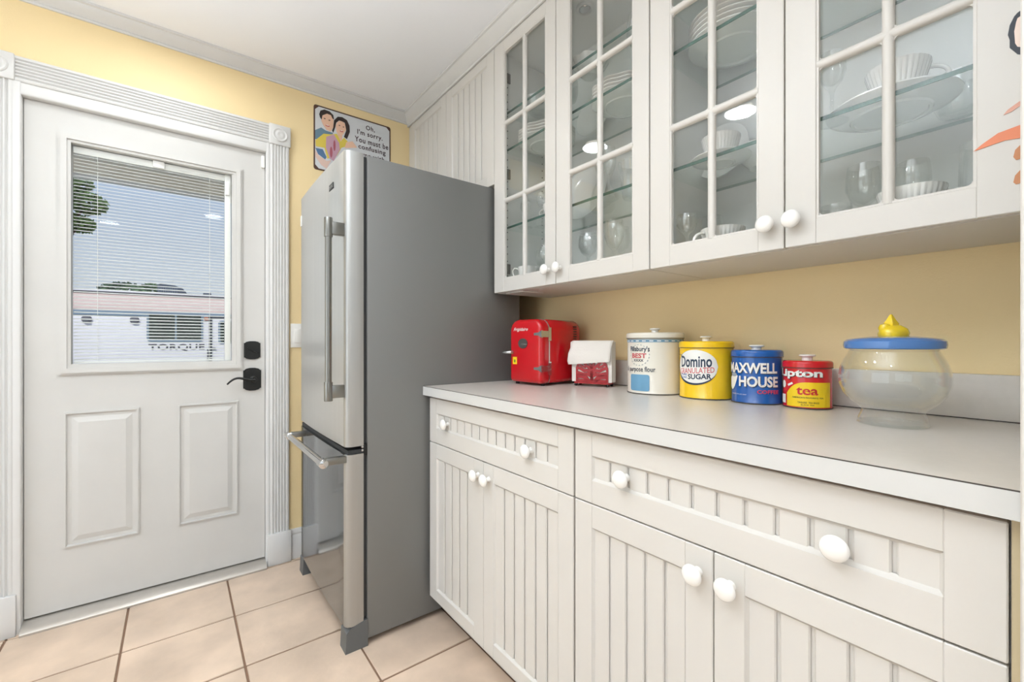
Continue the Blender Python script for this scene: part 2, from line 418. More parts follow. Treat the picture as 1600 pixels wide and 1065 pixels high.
# hardware
def plate_poly(cx, cz, wd, h):
    P = [(-.5, -.40), (-.44, -.40), (-.36, -.46), (-.15, -.5), (.15, -.5), (.36, -.46), (.44, -.40), (.5, -.40), (.5, .40), (.44, .40), (.36, .46), (.15, .5), (-.15, .5), (-.36, .46), (-.44, .40), (-.5, .40)]
    return [(cx+u*wd, cz+v*h) for u, v in P]
f = lambda u, v, t: (u, SY-t, v)
Mx = Matrix.Rotation(R(90), 3, 'X')
db = MB().prism(plate_poly(.290, 1.063, .069, .088), f, 0, .007).prism(plate_poly(.290, 1.063, .058, .076), f, .007, .010).build('deadbolt', black_m, door)
MB().prism([(-.022+.29, 1.073), (-.018+.29, 1.079), (.024+.29, 1.055), (.020+.29, 1.049)], f, .010, .020).build('thumb_turn', black_m, db)
lv = MB().prism(plate_poly(.290, .922, .075, .110), f, 0, .007).prism(plate_poly(.290, .922, .062, .095), f, .007, .011).lathe([(.016, 0), (.016, .012), (.011, .016), (.011, .04), (0, .04)], 20, (.294, SY-.010, .921), M=Mx).build('door_lever_plate', black_m, door)
pth = []
for k in range(13):
    t = k/12; x = .296-.112*t; z = .921+.006*math.sin(t*PI*.5)+.010*math.sin(t*PI) - .016*t*t - (.006*t**6)
    pth.append((x, SY-.046-.006*math.sin(t*PI), z - .006*math.sin(t*2*PI)))
MB().tube(pth, [.0075-.0035*(k/12) for k in range(13)], 10).build('lever', black_m, lv)
MB().box(.328, .343, SY-.012, SY, 1.960, 2.020, .003).build('alarm_sensor', wht, door)
# wall switch and dark hinge screws
sw = empty('light_switch', (.49, WY, 1.075), 'white wall switch plate between door casing and refrigerator', 'switch')
MB().box(.457, .527, WY-.007, WY, 1.075, 1.197, .002).build('plate', wht, sw)
MB().box(.475, .509, WY-.011, WY-.006, 1.10, 1.17, .002).build('rocker', wht, sw)

# ============================================================ WALL SIGN
sg = empty('tin_sign', (.776, WY, 2.005), 'tin sign with laughing retro couple and sorry joke above the refrigerator', 'sign')
sf = lambda u, v, t: (u, WY-t, v)
MB().prism(rrect(.568, .986, 2.012, 2.352, .012, 3), sf, 0, .003).build('sign_plate', pm('sign_border_brown', (84, 58, 48), .5, .2), sg)
inner = [(.575+.018, 2.019), (.979-.018, 2.019), (.979, 2.019+.018), (.979, 2.345-.018), (.979-.018, 2.345), (.575+.018, 2.345), (.575, 2.345-.018), (.575, 2.019+.018)]
MB().prism(inner, sf, .0025, .0034).build('printed_ground', pm('sign_grey_white', (214, 216, 218), .45, var=.03, vscale=15), sg)
POLY = {
'shirt': [(0.575, 2.216), (0.605, 2.238), (0.628, 2.229), (0.664, 2.227), (0.664, 2.189), (0.613, 2.174), (0.575, 2.169)],
'man_face': [(0.607, 2.305), (0.628, 2.322), (0.656, 2.327), (0.668, 2.299), (0.666, 2.257), (0.652, 2.23), (0.632, 2.234), (0.615, 2.254), (0.605, 2.276)],
'man_hair': [(0.595, 2.306), (0.601, 2.326), (0.621, 2.338), (0.648, 2.336), (0.666, 2.322), (0.67, 2.3), (0.662, 2.302), (0.654, 2.318), (0.634, 2.320), (0.611, 2.304), (0.607, 2.28), (0.599, 2.29)],
'hair': [(0.666, 2.257), (0.67, 2.296), (0.689, 2.321), (0.713, 2.326), (0.738, 2.317), (0.751, 2.291), (0.753, 2.257), (0.738, 2.214), (0.722, 2.222), (0.734, 2.26), (0.726, 2.3), (0.697, 2.304), (0.681, 2.286), (0.676, 2.26), (0.666, 2.227), (0.66, 2.238)],
'woman_face': [(0.679, 2.269), (0.687, 2.292), (0.709, 2.308), (0.73, 2.293), (0.734, 2.264), (0.717, 2.232), (0.701, 2.221), (0.683, 2.236)],
'neck': [(0.689, 2.235), (0.713, 2.235), (0.713, 2.199), (0.693, 2.193)],
'blouse': [(0.576, 2.163), (0.617, 2.209), (0.652, 2.215), (0.685, 2.228), (0.705, 2.192), (0.722, 2.218), (0.742, 2.202), (0.726, 2.168), (0.709, 2.159), (0.685, 2.11), (0.636, 2.081), (0.621, 2.135), (0.578, 2.132)],
'scarf': [(0.63, 2.196), (0.668, 2.22), (0.697, 2.181), (0.701, 2.148), (0.668, 2.077), (0.648, 2.084), (0.628, 2.137)],
'jeans': [(0.576, 2.123), (0.613, 2.125), (0.632, 2.088), (0.625, 2.074), (0.589, 2.094)],
'arm': [(0.576, 2.11), (0.593, 2.087), (0.632, 2.068), (0.656, 2.078), (0.632, 2.026), (0.605, 2.04), (0.576, 2.077)],
'hand': [(0.734, 2.196), (0.768, 2.21), (0.793, 2.182), (0.726, 2.162)]}
skin = pm('print_skin', (232, 190, 162), .45); hairm = pm('print_dark_hair', (52, 40, 38), .45)
order = [('shirt', pm('print_shirt', (104, 134, 152), .45)), ('jeans', pm('print_jeans', (84, 118, 156), .45)), ('arm', pm('print_skin_pale', (226, 196, 182), .45)),
         ('neck', skin), ('blouse', pm('print_blouse', (222, 200, 84), .45)), ('hand', skin), ('scarf', pm('print_scarf', (196, 156, 172), .45)), ('man_face', skin), ('man_hair', hairm),
         ('woman_face', skin), ('hair', hairm)]
for i, (nme, mt) in enumerate(order):
    MB().prism(POLY[nme], sf, .003, .0038+.00016*i).build('printed_'+nme, mt, sg, smooth=0)
def pdots(name, lst, mt, t=.0062):
    b = MB()
    for cx, cz, rx, rz in lst: b.prism([(cx+rx*math.cos(k*PI/5), cz+rz*math.sin(k*PI/5)) for k in range(10)], sf, .005, t)
    b.build(name, mt, sg, smooth=0)['kind'] = 'stuff'
pdots('printed_eyes', [(.622, 2.290, .005, .0022), (.646, 2.288, .005, .0022), (.698, 2.276, .004, .0022), (.719, 2.274, .004, .0022)], hairm)
pdots('printed_smiles', [(.636, 2.256, .011, .004), (.709, 2.248, .009, .004)], pm('print_lips', (196, 70, 74), .45))
pdots('printed_teeth', [(.636, 2.258, .008, .0018), (.709, 2.250, .006, .0016)], wht, .0066)
pdots('printed_scarf_folds', [(.655, 2.12, .007, .03), (.672, 2.16, .006, .03)], pm('print_scarf_dark', (170, 92, 104), .45), .0058)
def serif_line(body, x0, x1, z0, z1):
    V, F = text_mesh(body, x0, x1, z0, z1, bold=.016, spacing=1.12)
    put2d('printed_lettering', V, F, lambda u, v: (u, WY-.0045, v), pm('print_sign_brown', (66, 44, 50), .5), sg)
serif_line('Oh,', .842, .893, 2.292, 2.322); serif_line("I'm sorry.", .794, .938, 2.252, 2.288); serif_line('You must be', .780, .972, 2.216, 2.246)
serif_line('confusing', .800, .956, 2.173, 2.208); serif_line('me with', .826, .948, 2.140, 2.166)

# ============================================================ BASE CABINETS
FX = .787     # door faces
def beadboard_boards(b, y0, y1, z0, z1, x_back, x_face, pitch=.049, gap=.005):
    n = max(1, round((y1-y0)/pitch)); p = (y1-y0)/n
    b.box(x_back, x_face+.004, y0, y1, z0, z1)
    for k in range(n):
        a = y0+k*p+(gap/2 if k else 0); c = y0+(k+1)*p-(gap/2 if k < n-1 else 0)
        b.box(x_face, x_face+.005, a, c, z0, z1, .0014, 1)
def five_piece(name, y0, y1, z0, z1, st, rail_b, rail_t, parent, x=FX, pitch=.049, th=.019):
    """stiles, rails and grooved panel, as one door leaf; the panel sits 6 mm back"""
    fr = MB()
    fr.box(x, x+th, y0, y0+st, z0, z1, .0016, 1).box(x, x+th, y1-st, y1, z0, z1, .0016, 1)
    fr.box(x+.0003, x+th, y0+st-.001, y1-st+.001, z0, z0+rail_b, .0016, 1).box(x+.0003, x+th, y0+st-.001, y1-st+.001, z1-rail_t, z1, .0016, 1)
    leaf = fr.build(name, cab_m, parent, smooth=30)
    p = MB()
    n = max(1, round((y1-y0-2*st)/pitch)); pw = (y1-y0-2*st)/n
    p.box(x+.0115, x+th-.002, y0+st-.002, y1-st+.002, z0+rail_b-.002, z1-rail_t+.002)
    # sloped sticking around the panel
    ff = lambda u, v, t: (t, u, v)
    iy0, iy1, iz0, iz1 = y0+st, y1-st, z0+rail_b, z1-rail_t
    s = .006
    for q in ((iy0, iz0, iy1, iz0, 0, s), (iy1, iz0, iy1, iz1, -s, 0), (iy1, iz1, iy0, iz1, 0, -s), (iy0, iz1, iy0, iz0, s, 0)):
        a, b_, c, d, du, dv = q
        A = (x+.0012, a, b_); B = (x+.0012, c, d)
        # inner corners mitred
        def inn(u, v): return (u+(s if u == iy0 else -s), v+(s if v == iz0 else -s))
        ia, ib = inn(a, b_), inn(c, d)
        p.quad([A, B, (x+.0085, ib[0], ib[1]), (x+.0085, ia[0], ia[1])])
    panel = p.build('grooved_panel', cab_m, leaf, smooth=0, recalc=False)
    q = MB()
    for k in range(n):
        a = iy0+k*pw+(.0028 if k else -.001); c = iy0+(k+1)*pw-(.0028 if k < n-1 else -.001)
        q.box(x+.0065, x+.012, a, c, iz0-.001, iz1+.001, .0026, 1)
    q.build('beadboard', cab_m, leaf, smooth=30)
    return leaf
KN = None
def knob(y, z, x, parent, scale=1):
    """mushroom knob pointing to -x"""
    global KN
    Mk = Matrix.Rotation(R(-90), 3, 'Y')
    if KN is None:
        prof = [(0, 0), (.0095, 0), (.0095, .002), (.0075, .005), (.007, .012), (.010, .0155), (.0165, .0185), (.0195, .0225), (.0192, .026), (.0165, .0292), (.010, .0318), (0, .0328)]
        o = MB().lathe(prof, 28, (0, 0, 0), M=Mk).build('knob', knob_m, parent, local=True); KN = o.data
    else: o = link('knob', KN, parent, None, True)
    o.location = world_inv(parent) @ Vector((x+.0005, y, z)); o.scale = (scale,)*3
    return o
TOPZ, GAPZ, BOTZ = .885, .714, .108
for (y0, y1, lab, dk, dknob) in ((.7745, 1.560, 'white base cabinet beside the refrigerator, beadboard drawer and two doors', (1.181, .657), (.950, 1.425)),
                                (.053, .7705, 'white base cabinet at the right end, beadboard drawer and two doors', (.4205, .648), (.224, .619))):
    c = empty('base_cabinet', ((FX+WX)/2, (y0+y1)/2, 0), lab, 'cabinet')
    b = MB().box(FX+.022, WX-.002, y0, y0+.016, .10, .888).box(FX+.022, WX-.002, y1-.016, y1, .10, .888).box(FX+.022, WX-.002, y0, y1, .10, .118)
    b.box(WX-.012, WX-.002, y0, y1, .118, .888).box(FX+.024, FX+.04, y0, y1, .69, .74).box(FX+.085, FX+.10, y0, y1, 0, .10)
    b.box(FX+.085, WX-.02, y0, y0+.016, 0, .10).box(FX+.085, WX-.02, y1-.016, y1, 0, .10)
    b.build('carcass', cab_m, c, smooth=0)
    MB().box(FX+.020, FX+.046, y0+.002, y1-.002, .872, .8945).build('front_batten', wood_m, c, smooth=0)
    d = five_piece('drawer_front', y0+.001, y1-.001, GAPZ+.0015, TOPZ, .046+.010, .0585-.002, .057, c)
    knob(dknob[0], .795, FX+.008, d); knob(dknob[1], .799, FX+.008, d)
    seam = dk[0]
    if y0 < .5: seam = .4155
    l1 = five_piece('door', y0+.001, seam-.001, BOTZ, GAPZ-.0015, .056, .046, .056, c)
    l2 = five_piece('door', seam+.001, y1-.001, BOTZ, GAPZ-.0015, .056, .046, .056, c)
    knob(seam-.032, .665, FX, l1); knob(seam+.030, .665, FX, l2)
# countertop
ct = empty('countertop', (1.09, .8, .8945), 'pale speckled laminate countertop with thick front edge over base cabinets', 'countertop')
CT = .9296
MB().box(.7685, WX-.001, .0432, 1.577, CT-.0335, CT, .0008, 1).build('top_slab', lam_m, ct)
MB().box(.7665, .7690, .0432, 1.577, CT-.0350, CT-.0016).build('front_edge', edge_m, ct, smooth=0)
MB().box(.7675, .7696, .0432, 1.577, CT-.0018, CT).build('edge_seam', seam_m, ct, smooth=0)
bsp = struct(MB().box(1.406, WX-.001, .0432, 1.577, CT+.0002, 1.030, .003).build('trim_14', lam_m))
MB().box(1.4045, 1.4065, .0432, 1.577, CT+.0002, CT+.0022).build('caulk_seam', seam_m, bsp, smooth=0)
# end panel at the right
struct(MB().box(.745, WX, -.62, .0424, 0, 2.385, .0015, 1).build('trim_12', cab_m))
MB_f = MB().box(FX+.004, FX+.03, .0428, .0518, .0, .8925)
fil = MB_f.build('trim_13', pm('filler_strip', (196, 180, 146), .5), smooth=0); struct(fil)

# ============================================================ UPPER CABINETS
UX = 1.10; UB = 1.3155; UT = 2.386
def upper_carcass(y0, y1, z0, z1, lab, mid=None):
    c = empty('wall_cabinet', ((UX+WX)/2, (y0+y1)/2, z0), lab, 'cabinet')
    b = MB().box(UX+.021, WX-.001, y0, y0+.016, z0+.002, z1).box(UX+.021, WX-.001, y1-.016, y1, z0+.002, z1).box(UX+.021, WX-.001, y0+.016, y1-.016, z0+.002, z0+.02)
    b.box(UX+.021, WX-.001, y0+.016, y1-.016, z1-.018, z1).box(WX-.014, WX-.001, y0+.016, y1-.016, z0+.02, z1-.018)
    b.build('carcass', cabin_m, c, smooth=0)
    # white outside skin: bottom panel
    MB().box(UX+.021, WX-.001, y0, y1, z0-.001, z0+.0025).build('bottom_panel', cab_m, c, smooth=0)
    return c
def glass_door(y0, y1, parent, st, sl=None):
    z0, z1 = UB, UT; x = UX; th = .019
    yl, yr = y0+st[0], y1-st[1]     # glass opening
    zb, zt = 1.371, 2.335
    b = MB().box(x, x+th, y0, yl, z0, z1, .0015, 1).box(x, x+th, yr, y1, z0, z1, .0015, 1)
    b.box(x+.0003, x+th, yl-.001, yr+.001, z0, zb, .0015, 1).box(x+.0003, x+th, yl-.001, yr+.001, zt, z1, .0015, 1)
    lf = b.build('door', cab_m, parent, smooth=30)
    # moulded inner edge
    m = MB(); frame_poly(m, lambda u, v, t: (t, u, v), yl-.001, yr+.001, zb-.001, zt+.001, .005, x+.002, x+.012)
    m.build('glazing_bead', cab_m, lf, smooth=0)
    # glazing bars with rounded face
    mid = (yl+yr)/2
    barp = lambda c, w_: [(c-w_, x+.013), (c-w_, x+.005), (c-w_*.6, x+.001), (c, x-.0002), (c+w_*.6, x+.001), (c+w_, x+.005), (c+w_, x+.013)]
    mb = MB().prism(barp(mid, .0095), lambda u, v, t: (v, u, t), zb, zt); mb.build('glazing_bar', cab_m, lf, smooth=50)
    for z in (1.7025, 2.031):
        MB().prism(barp(z, .0095), lambda u, v, t: (v, t, u), yl, yr).build('glazing_bar', cab_m, lf, smooth=50)
    # corner fillets of the panes
    rows = [zb, 1.7025, 2.031, zt]; cols = [yl, mid, yr]
    fl = MB()
    for i in range(2):
        for j in range(3):
            a0 = cols[i]+(.005 if i == 0 else .0095); a1 = cols[i+1]-(.0095 if i == 0 else .005)
            c0 = rows[j]+(.005 if j == 0 else .0095); c1 = rows[j+1]-(.0095 if j < 2 else .005); r = .007
            for (cy, cz, sy, sz) in ((a0, c0, 1, 1), (a1, c0, -1, 1), (a0, c1, 1, -1), (a1, c1, -1, -1)):
                P = [(cy-sy*.001, cz-sz*.001)]+[(cy+sy*(r-r*math.cos(R(t))), cz+sz*(r-r*math.sin(R(t)))) for t in (0, 22, 45, 68, 90)]
                fl.prism(P, lambda u, v, t: (t, u, v), x+.005, x+.012)
    fl.build('corner_fillet', cab_m, lf, smooth=0)['kind'] = 'stuff'
    for i in range(2):
        for j in range(3):
            MB().box(x+.0125, x+.0155, cols[i]-(.003 if i == 0 else 0)+.0005, cols[i+1]-.0005, rows[j]+.0005, rows[j+1]-.0005).build('pane', cabpane_m, lf, smooth=0)
    return lf
SH = [1.600, 1.938, 2.100]
def glass_shelves(c, y0, y1):
    for z in SH:
        s = MB().box(UX+.045, WX-.016, y0+.0175, y1-.0175, z-.004, z+.004).build('glass_shelf', shelf_m, c, smooth=0)
        MB().box(UX+.0435, UX+.0452, y0+.0175, y1-.0175, z-.0045, z+.0045).build('front_edge', shelfe_m, s, smooth=0)
        MB().box(WX-.0158, WX-.0148, y0+.0175, y1-.0175, z-.004, z+.004).build('rear_edge', pm('shelf_rear_edge', (150, 166, 158), .25), s, smooth=0)
hinge_m = pm('hinge_nickel', (112, 108, 102), .35, .8)
def hinge(c, y, z, sgn):
    b = MB().box(UX+.028, UX+.075, y-.006 if sgn > 0 else y, y if sgn > 0 else y+.006, z-.022, z+.022, .002, 1)
    b.box(UX+.022, UX+.050, y-.022 if sgn > 0 else y, y if sgn > 0 else y+.022, z-.011, z+.011, .003, 1)
    Mh = Matrix.Rotation(R(-90), 3, 'Y')
    b.lathe([(.013, 0), (.013, .008), (0, .008)], 16, (UX+.026, y-.018*sgn, z), M=Mh)
    b.build('hinge', hinge_m, c)
def pins(c, y):
    b = MB()
    for x in (UX+.06, WX-.06):
        for k in range(27): 
            z = UB+.08+k*.032
            b.box(x-.0022, x+.0022, y-.001, y+.001, z-.0022, z+.0022)
    b.build('shelf_pin_holes', black_m, c, smooth=0)['kind'] = 'stuff'
cA = upper_carcass(.7745, 1.565, UB, UT, 'white glass-door wall cabinet beside the refrigerator, with four glazed columns of china')
glA1 = glass_door(1.1755, 1.5645, cA, (.055, .070)); glA2 = glass_door(.7755, 1.1725, cA, (.057, .066))
glass_shelves(cA, .7745, 1.565); pins(cA, 1.5485)
for z in (2.268, 1.845, 1.425): hinge(cA, 1.549, z, 1); hinge(cA, .7905, z, -1)
knob(1.2145, 1.371, UX, glA1); knob(1.152, 1.371, UX, glA2)
cB = upper_carcass(.052, .7715, UB, UT, 'white glass-door wall cabinet at the right end above the glass bowl')
glB1 = glass_door(.4155, .7715, cB, (.056, .065)); glB2 = glass_door(.0525, .4125, cB, (.060, .061))
glass_shelves(cB, .052, .7715); pass
for z in (2.268, 1.845, 1.425): hinge(cB, .7555, z, 1); hinge(cB, .068, z, -1)
knob(.4475, 1.374, UX, glB1, 1.02); knob(.3935, 1.374, UX, glB2, 1.02)
# under-cabinet thin shim near the refrigerator
MB().box(UX+.03, UX+.14, 1.40, 1.52, UB-.006, UB-.001, .001, 1).build('light_rail', cab_m, cA)
# recessed puck light in the cabinet roof
pk = MB().lathe([(.034, 0), (.034, -.004), (.030, -.007), (.024, -.006), (.022, -.001), (.0, -.001)], 28, (1.228, 1.149, UT-.018)).build('puck_light', trim_m, cA)
MB().lathe([(.0215, -.0015), (.018, -.006), (0, -.007)], 24, (1.228, 1.149, UT-.018)).build('lens', chrome_m, pk)
# over-fridge cabinet
cF = empty('over_fridge_cabinet', ((UX+WX)/2, 2.0, 1.79), 'white beadboard cabinet above the refrigerator with two plain doors', 'cabinet')
MB().box(UX+.020, WX-.001, 1.567, WY-.001, 1.79, UT).build('carcass', cab_m, cF, smooth=0)
five_piece('door', 1.568, 1.994, 1.792, UT, .056, .046, .046, cF, x=UX)
five_piece('door', 1.997, 2.425, 1.792, UT, .056, .046, .046, cF, x=UX)
MB().box(UX+.004, UX+.020, 2.427, WY-.001, 1.792, UT).build('filler', cab_m, cF, smooth=0)

# ============================================================ REFRIGERATOR
fr = empty('refrigerator', (.9, 1.95, 0), 'stainless bottom-freezer refrigerator with grey sides beside the base cabinets', 'refrigerator')
FY0, FY1 = 1.582, 2.300
MB().box(.548, 1.258, FY0, FY1, .022, 1.782, .006).build('body', fside_m, fr)
MB().box(.534, .549, FY0+.008, FY1-.008, .10, 1.775).build('gasket', gask_m, fr, smooth=0)
# doors: rounded vertical edges, slightly bowed front
def fdoor(name, z0, z1, mat, ztopcut=0):
    xs0, xs1 = .472, .534
    P = [(xs1, FY0), (xs0+.020, FY0-.001), (xs0+.008, FY0+.004), (xs0+.002, FY0+.012), (xs0, FY0+.024)]
    n = 10
    for k in range(1, n): 
        t = k/n; y = FY0+.024+(FY1-FY0-.048)*t; P.append((xs0-.006*math.sin(PI*t), y))
    P += [(xs0, FY1-.024), (xs0+.002, FY1-.012), (xs0+.008, FY1-.004), (xs0+.020, FY1+.001), (xs1, FY1)]
    b = MB().prism(P, lambda u, v, t: (u, v, t), z0, z1)
    es = [e for e in b.bm.edges if abs(e.verts[0].co.z-e.verts[1].co.z) < 1e-6 and e.verts[0].co.z > z1-1e-4]
    bmesh.ops.bevel(b.bm, geom=es, offset=.006, segments=3, affect='EDGES')
    return b.build(name, mat, fr, smooth=40)
capm = pm('door_edge_steel', (176, 176, 173), .42, .85, var=.03, vscale=60, stretch=(1, 1, .02))
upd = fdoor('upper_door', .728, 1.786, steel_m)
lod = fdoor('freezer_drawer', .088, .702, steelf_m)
for dd, z0, z1 in ((upd, .7285, 1.783), (lod, .0885, .700)):
    P = [(.535, FY0-.0012), (.492, FY0-.0022), (.480, FY0+.0030), (.4735, FY0+.011), (.4712, FY0+.022), (.4740, FY0+.022), (.480, FY0+.012), (.535, FY0+.004)]
    MB().prism(P, lambda u, v, t: (u, v, t), z0, z1).build('edge_trim', capm, dd, smooth=60)
MB().box(.480, .536, FY0+.004, FY1-.004, .700, .716).build('drawer_top_lip', gask_m, fr)
# vertical handle
hx, hy = .420, 1.606
hb = MB().tube([(hx, hy, .935), (hx, hy, 1.50)], .0115, 18).build('door_handle', handle_m, upd)
for z0, z1 in ((.895, .962), (1.470, 1.537)):
    MB().lathe([(.0, z0), (.014, z0), (.0145, z0+.003), (.0145, z1-.003), (.014, z1), (0, z1)], 20, (hx, hy, 0)).build('handle_cap', handle_m, hb)
    MB().box(hx+.008, .475, hy-.010, hy+.010, z0+.010, z1-.012, .002).build('standoff', handle_m, hb)
fx, fz = .398, .683
fh = MB().tube([(fx, 1.585, fz), (fx, 2.18, fz)], .0125, 18).build('drawer_handle', chrome_m, lod)
for y in (1.600, 2.165):
    MB().tube([(fx, y-.022, fz), (fx, y-.019, fz), (fx, y+.019, fz), (fx, y+.022, fz)], [.010, .0155, .0155, .010], 18).build('handle_cap', chrome_m, fh)
    MB().box(fx+.008, .478, y-.012, y+.012, fz-.010, fz+.014, .002).build('standoff', handle_m, fh)
# toe grille, feet, hinge cover, badges
MB().box(.500, .548, FY0+.05, FY1-.05, .030, .085).build('toe_grille', gask_m, fr)
for y0, y1 in ((FY0-.004, FY0+.060), (FY1-.060, FY1+.004)):
    MB().prism([(.470, 0), (.474, .070), (.490, .086), (.550, .098), (.550, 0)], lambda u, v, t: (u, t, v), y0, y1).build('foot', plastic_g, fr)
MB().box(.49, .60, FY1-.05, FY1-.002, 1.782, 1.800, .004).build('hinge_cover', plastic_g, fr)
MB().box(.4665, .4695, 1.720, 1.775, 1.683, 1.707, .0008, 1).build('badge', black_m, upd)
V, F = text_mesh('MAYTAG', -1.770, -1.725, 1.689, 1.701, bold=.02)
put2d('badge_lettering', V, F, lambda u, v: (.4662, -u, v), chrome_m, upd)
MB().box(.4690, .4715, 2.262, 2.282, 1.655, 1.705, .0005, 1).build('energy_sticker', wht, upd)
for z in (.712, .724): MB().lathe([(.004, 0), (.004, .003), (0, .004)], 12, (.530, FY0-.001, z), M=Mx).build('hinge_screw', chrome_m, fr)
MB().box(.536, .548, FY0-.001, FY0+.02, .69, .735, .002).build('middle_hinge', black_m, fr)

# ============================================================ CANISTERS
def canister(name, cx, cy, r, lid_z, seam_z, knob_z, mat, label, rim=0.0, knr=.0185):
    c = empty(name, (cx, cy, CT+.0008), label, 'canister')
    H = seam_z-CT; LZ = lid_z-CT
    loc = (0, 0, 0)
    MB().lathe([(0, 0), (r-.001, 0), (r, .0015), (r, .004), (r-.0008, .005), (r-.0008, H+.002), (0, H+.002)], 64).build('body', mat, c, local=True)
    MB().lathe([(r-.0012, .0), (r+.0007, .0), (r+.0007, .0028), (r-.0012, .0028)], 64).build('base_seam', seam_m, c, local=True)
    lr = r+rim
    MB().lathe([(0, H-.0005), (lr-.0006, H-.0005), (lr+.0003, H+.0005), (lr+.0003, LZ-.0065), (lr-.001, LZ-.003), (lr-.004, LZ-.0006), (lr-.010, LZ), (0, LZ)], 64).build('lid', mat, c, local=True)
    MB().lathe([(lr-.0005, H-.0018), (lr+.0006, H-.0018), (lr+.0006, H-.0002), (lr-.0005, H-.0002)], 64).build('lid_seam', seam_m, c, local=True)
    kz = knob_z-CT
    MB().lathe([(0, LZ), (knr*.66, LZ), (knr*.62, kz-.008), (knr*.75, kz-.0065), (knr, kz-.005), (knr*1.02, kz-.003), (knr*.9, kz-.0008), (knr*.5, kz), (0, kz)], 32).build('lid_knob', knob_m, c, local=True)
    n = Vector((-cx, -cy)).normalized(); t = Vector((-n.y, n.x))
    def wrap(off=.0002):
        def f(th, z):      # th in degrees
            a = R(th); p = n*math.cos(a)*(r+off) + t*math.sin(a)*(r+off)
            return (p.x, p.y, z-CT)
        return f
    def word(body, a0, a1, z0, z1, mt, bold=0, shear=0, off=.0006, spacing=1, nm='printed_lettering', tilt=0):
        V, F = text_mesh(body, a0, a1, z0, z1, bold, shear, spacing)
        if tilt: V = [(u, v+tilt*(u-(a0+a1)/2)) for u, v in V]
        put2d(nm, V, F, wrap(off), mt, c, True)
    def area(nm, VF, mt, off=.0004): put2d(nm, VF[0], VF[1], wrap(off), mt, c, True)
    return c, word, area
DX = .985
# flour
c, word, area = canister('flour_canister', 1.303, .894, .0915, 1.1325, 1.1145, 1.149, cream_tin, 'cream flour canister, the largest tin, next to the napkin holder', .003, .0175)
area('printed_band', grid2d(-178, 178, lambda x: 1.1095, lambda x: 1.1005, 90), blue_print)
for k in range(12): area('band_dash', grid2d(-86+k*15, -78+k*15, lambda x: 1.1062, lambda x: 1.1035, 4), wht, .0006)
def ring2d(ca, cz, ra, rz, wa, n=40):
    V = []; F = []
    for i in range(n):
        t = 2*PI*i/n
        V += [(ca+ra*math.cos(t), cz+rz*math.sin(t)), (ca+ra*(1-wa)*math.cos(t), cz+rz*(1-wa)*math.sin(t))]
        if i % 2 == 0: F.append([2*i, 2*i+1, (2*i+3) % (2*n), (2*i+2) % (2*n)])
    return V, F
area('printed_seal', ring2d(-34, 1.058, 24, .0355, .07), pm('print_pale_grey', (170, 176, 178), .4))
word("Pillsbury's", -58, -10, 1.0655, 1.0875, navy, .012); word('BEST', -52, -17, 1.0480, 1.0640, pinkred, .03); word('XXXX', -47, -23, 1.0365, 1.0448, navy, .02)
word('all purpose flour', -74, 1, .9985, 1.0205, navy, .006)
def rr2(a0, a1, z0, z1, ra, rz):
    def ed(x):
        d = min(x-a0, a1-x)
        if d >= ra: return 0
        q = 1-max(0, d)/ra; return rz*(1-math.sqrt(max(0, 1-q*q)))
    return grid2d(a0, a1, lambda x: z1-ed(x), lambda x: z0+ed(x), 36)
area('printed_square', rr2(-57, -10.6, .940, .994, 5, .006), pm('print_sky_blue', (108, 158, 190), .4))
# sugar
c, word, area = canister('sugar_canister', 1.312, .716, .0777, 1.1035, 1.0845, 1.1195, yellow_tin, 'yellow sugar canister with white oval label, between flour and coffee tins', .0012, .0175)
area('oval_shadow', ellipse2d(-26, 1.0245, 50, .0525), navy); area('printed_oval', ellipse2d(-24, 1.0275, 48.5, .0500), wht, .0006)
word('Domino', -62, 12, 1.025, 1.060, navy, .022, off=.0009, tilt=.00004); word('GRANULATED', -66, 17, 1.0065, 1.0235, pinkred, .012, off=.0009, tilt=.00009); word('SUGAR', -40, 11, .9895, 1.0055, navy, .03, off=.0009, tilt=.00006)
word('PURE', -60, -43, .9990, 1.0045, blue_tin, .02, off=.0009); word('CANE', -60, -43, .9905, .9965, blue_tin, .02, off=.0009); word('5 LB', -78, -62, 1.0600, 1.0640, navy, .02, off=.0009)
# coffee
c, word, area = canister('coffee_canister', 1.319, .569, .0650, 1.0790, 1.0600, 1.0930, blue_tin, 'blue coffee canister with bold white lettering, second tin from the glass bowl', .0012, .0195)
for o_, mt_, dx_, dz_ in ((.0006, ink, 1.4, -.0018), (.0010, wht, 0, 0)):
    word('MAXWELL', -78+dx_, 48+dx_, 1.0145+dz_, 1.0435+dz_, mt_, .035, off=o_); word('HOUSE', -41+dx_, 50+dx_, .9770+dz_, 1.0065+dz_, mt_, .035, off=o_)
word('COFFEE', 1, 52, .9590, .9695, pm('print_coral', (214, 64, 96), .4), .03, off=.0008); word('GOOD TO THE LAST DROP', -66, -22, .9535, .9560, wht, 0, off=.0008)
area('printed_cup', (lambda V, F: ([(u, v) for u, v in V], F))(*grid2d(-76, -45, lambda x: 1.012-.0006*abs(x+56), lambda x: .966+.00009*(x+66)**2, 16)), wht, .0008)
area('cup_opening', ellipse2d(-58, 1.0085, 11, .0055, 14), pm('print_cup_shade', (150, 160, 172), .4), .0011)
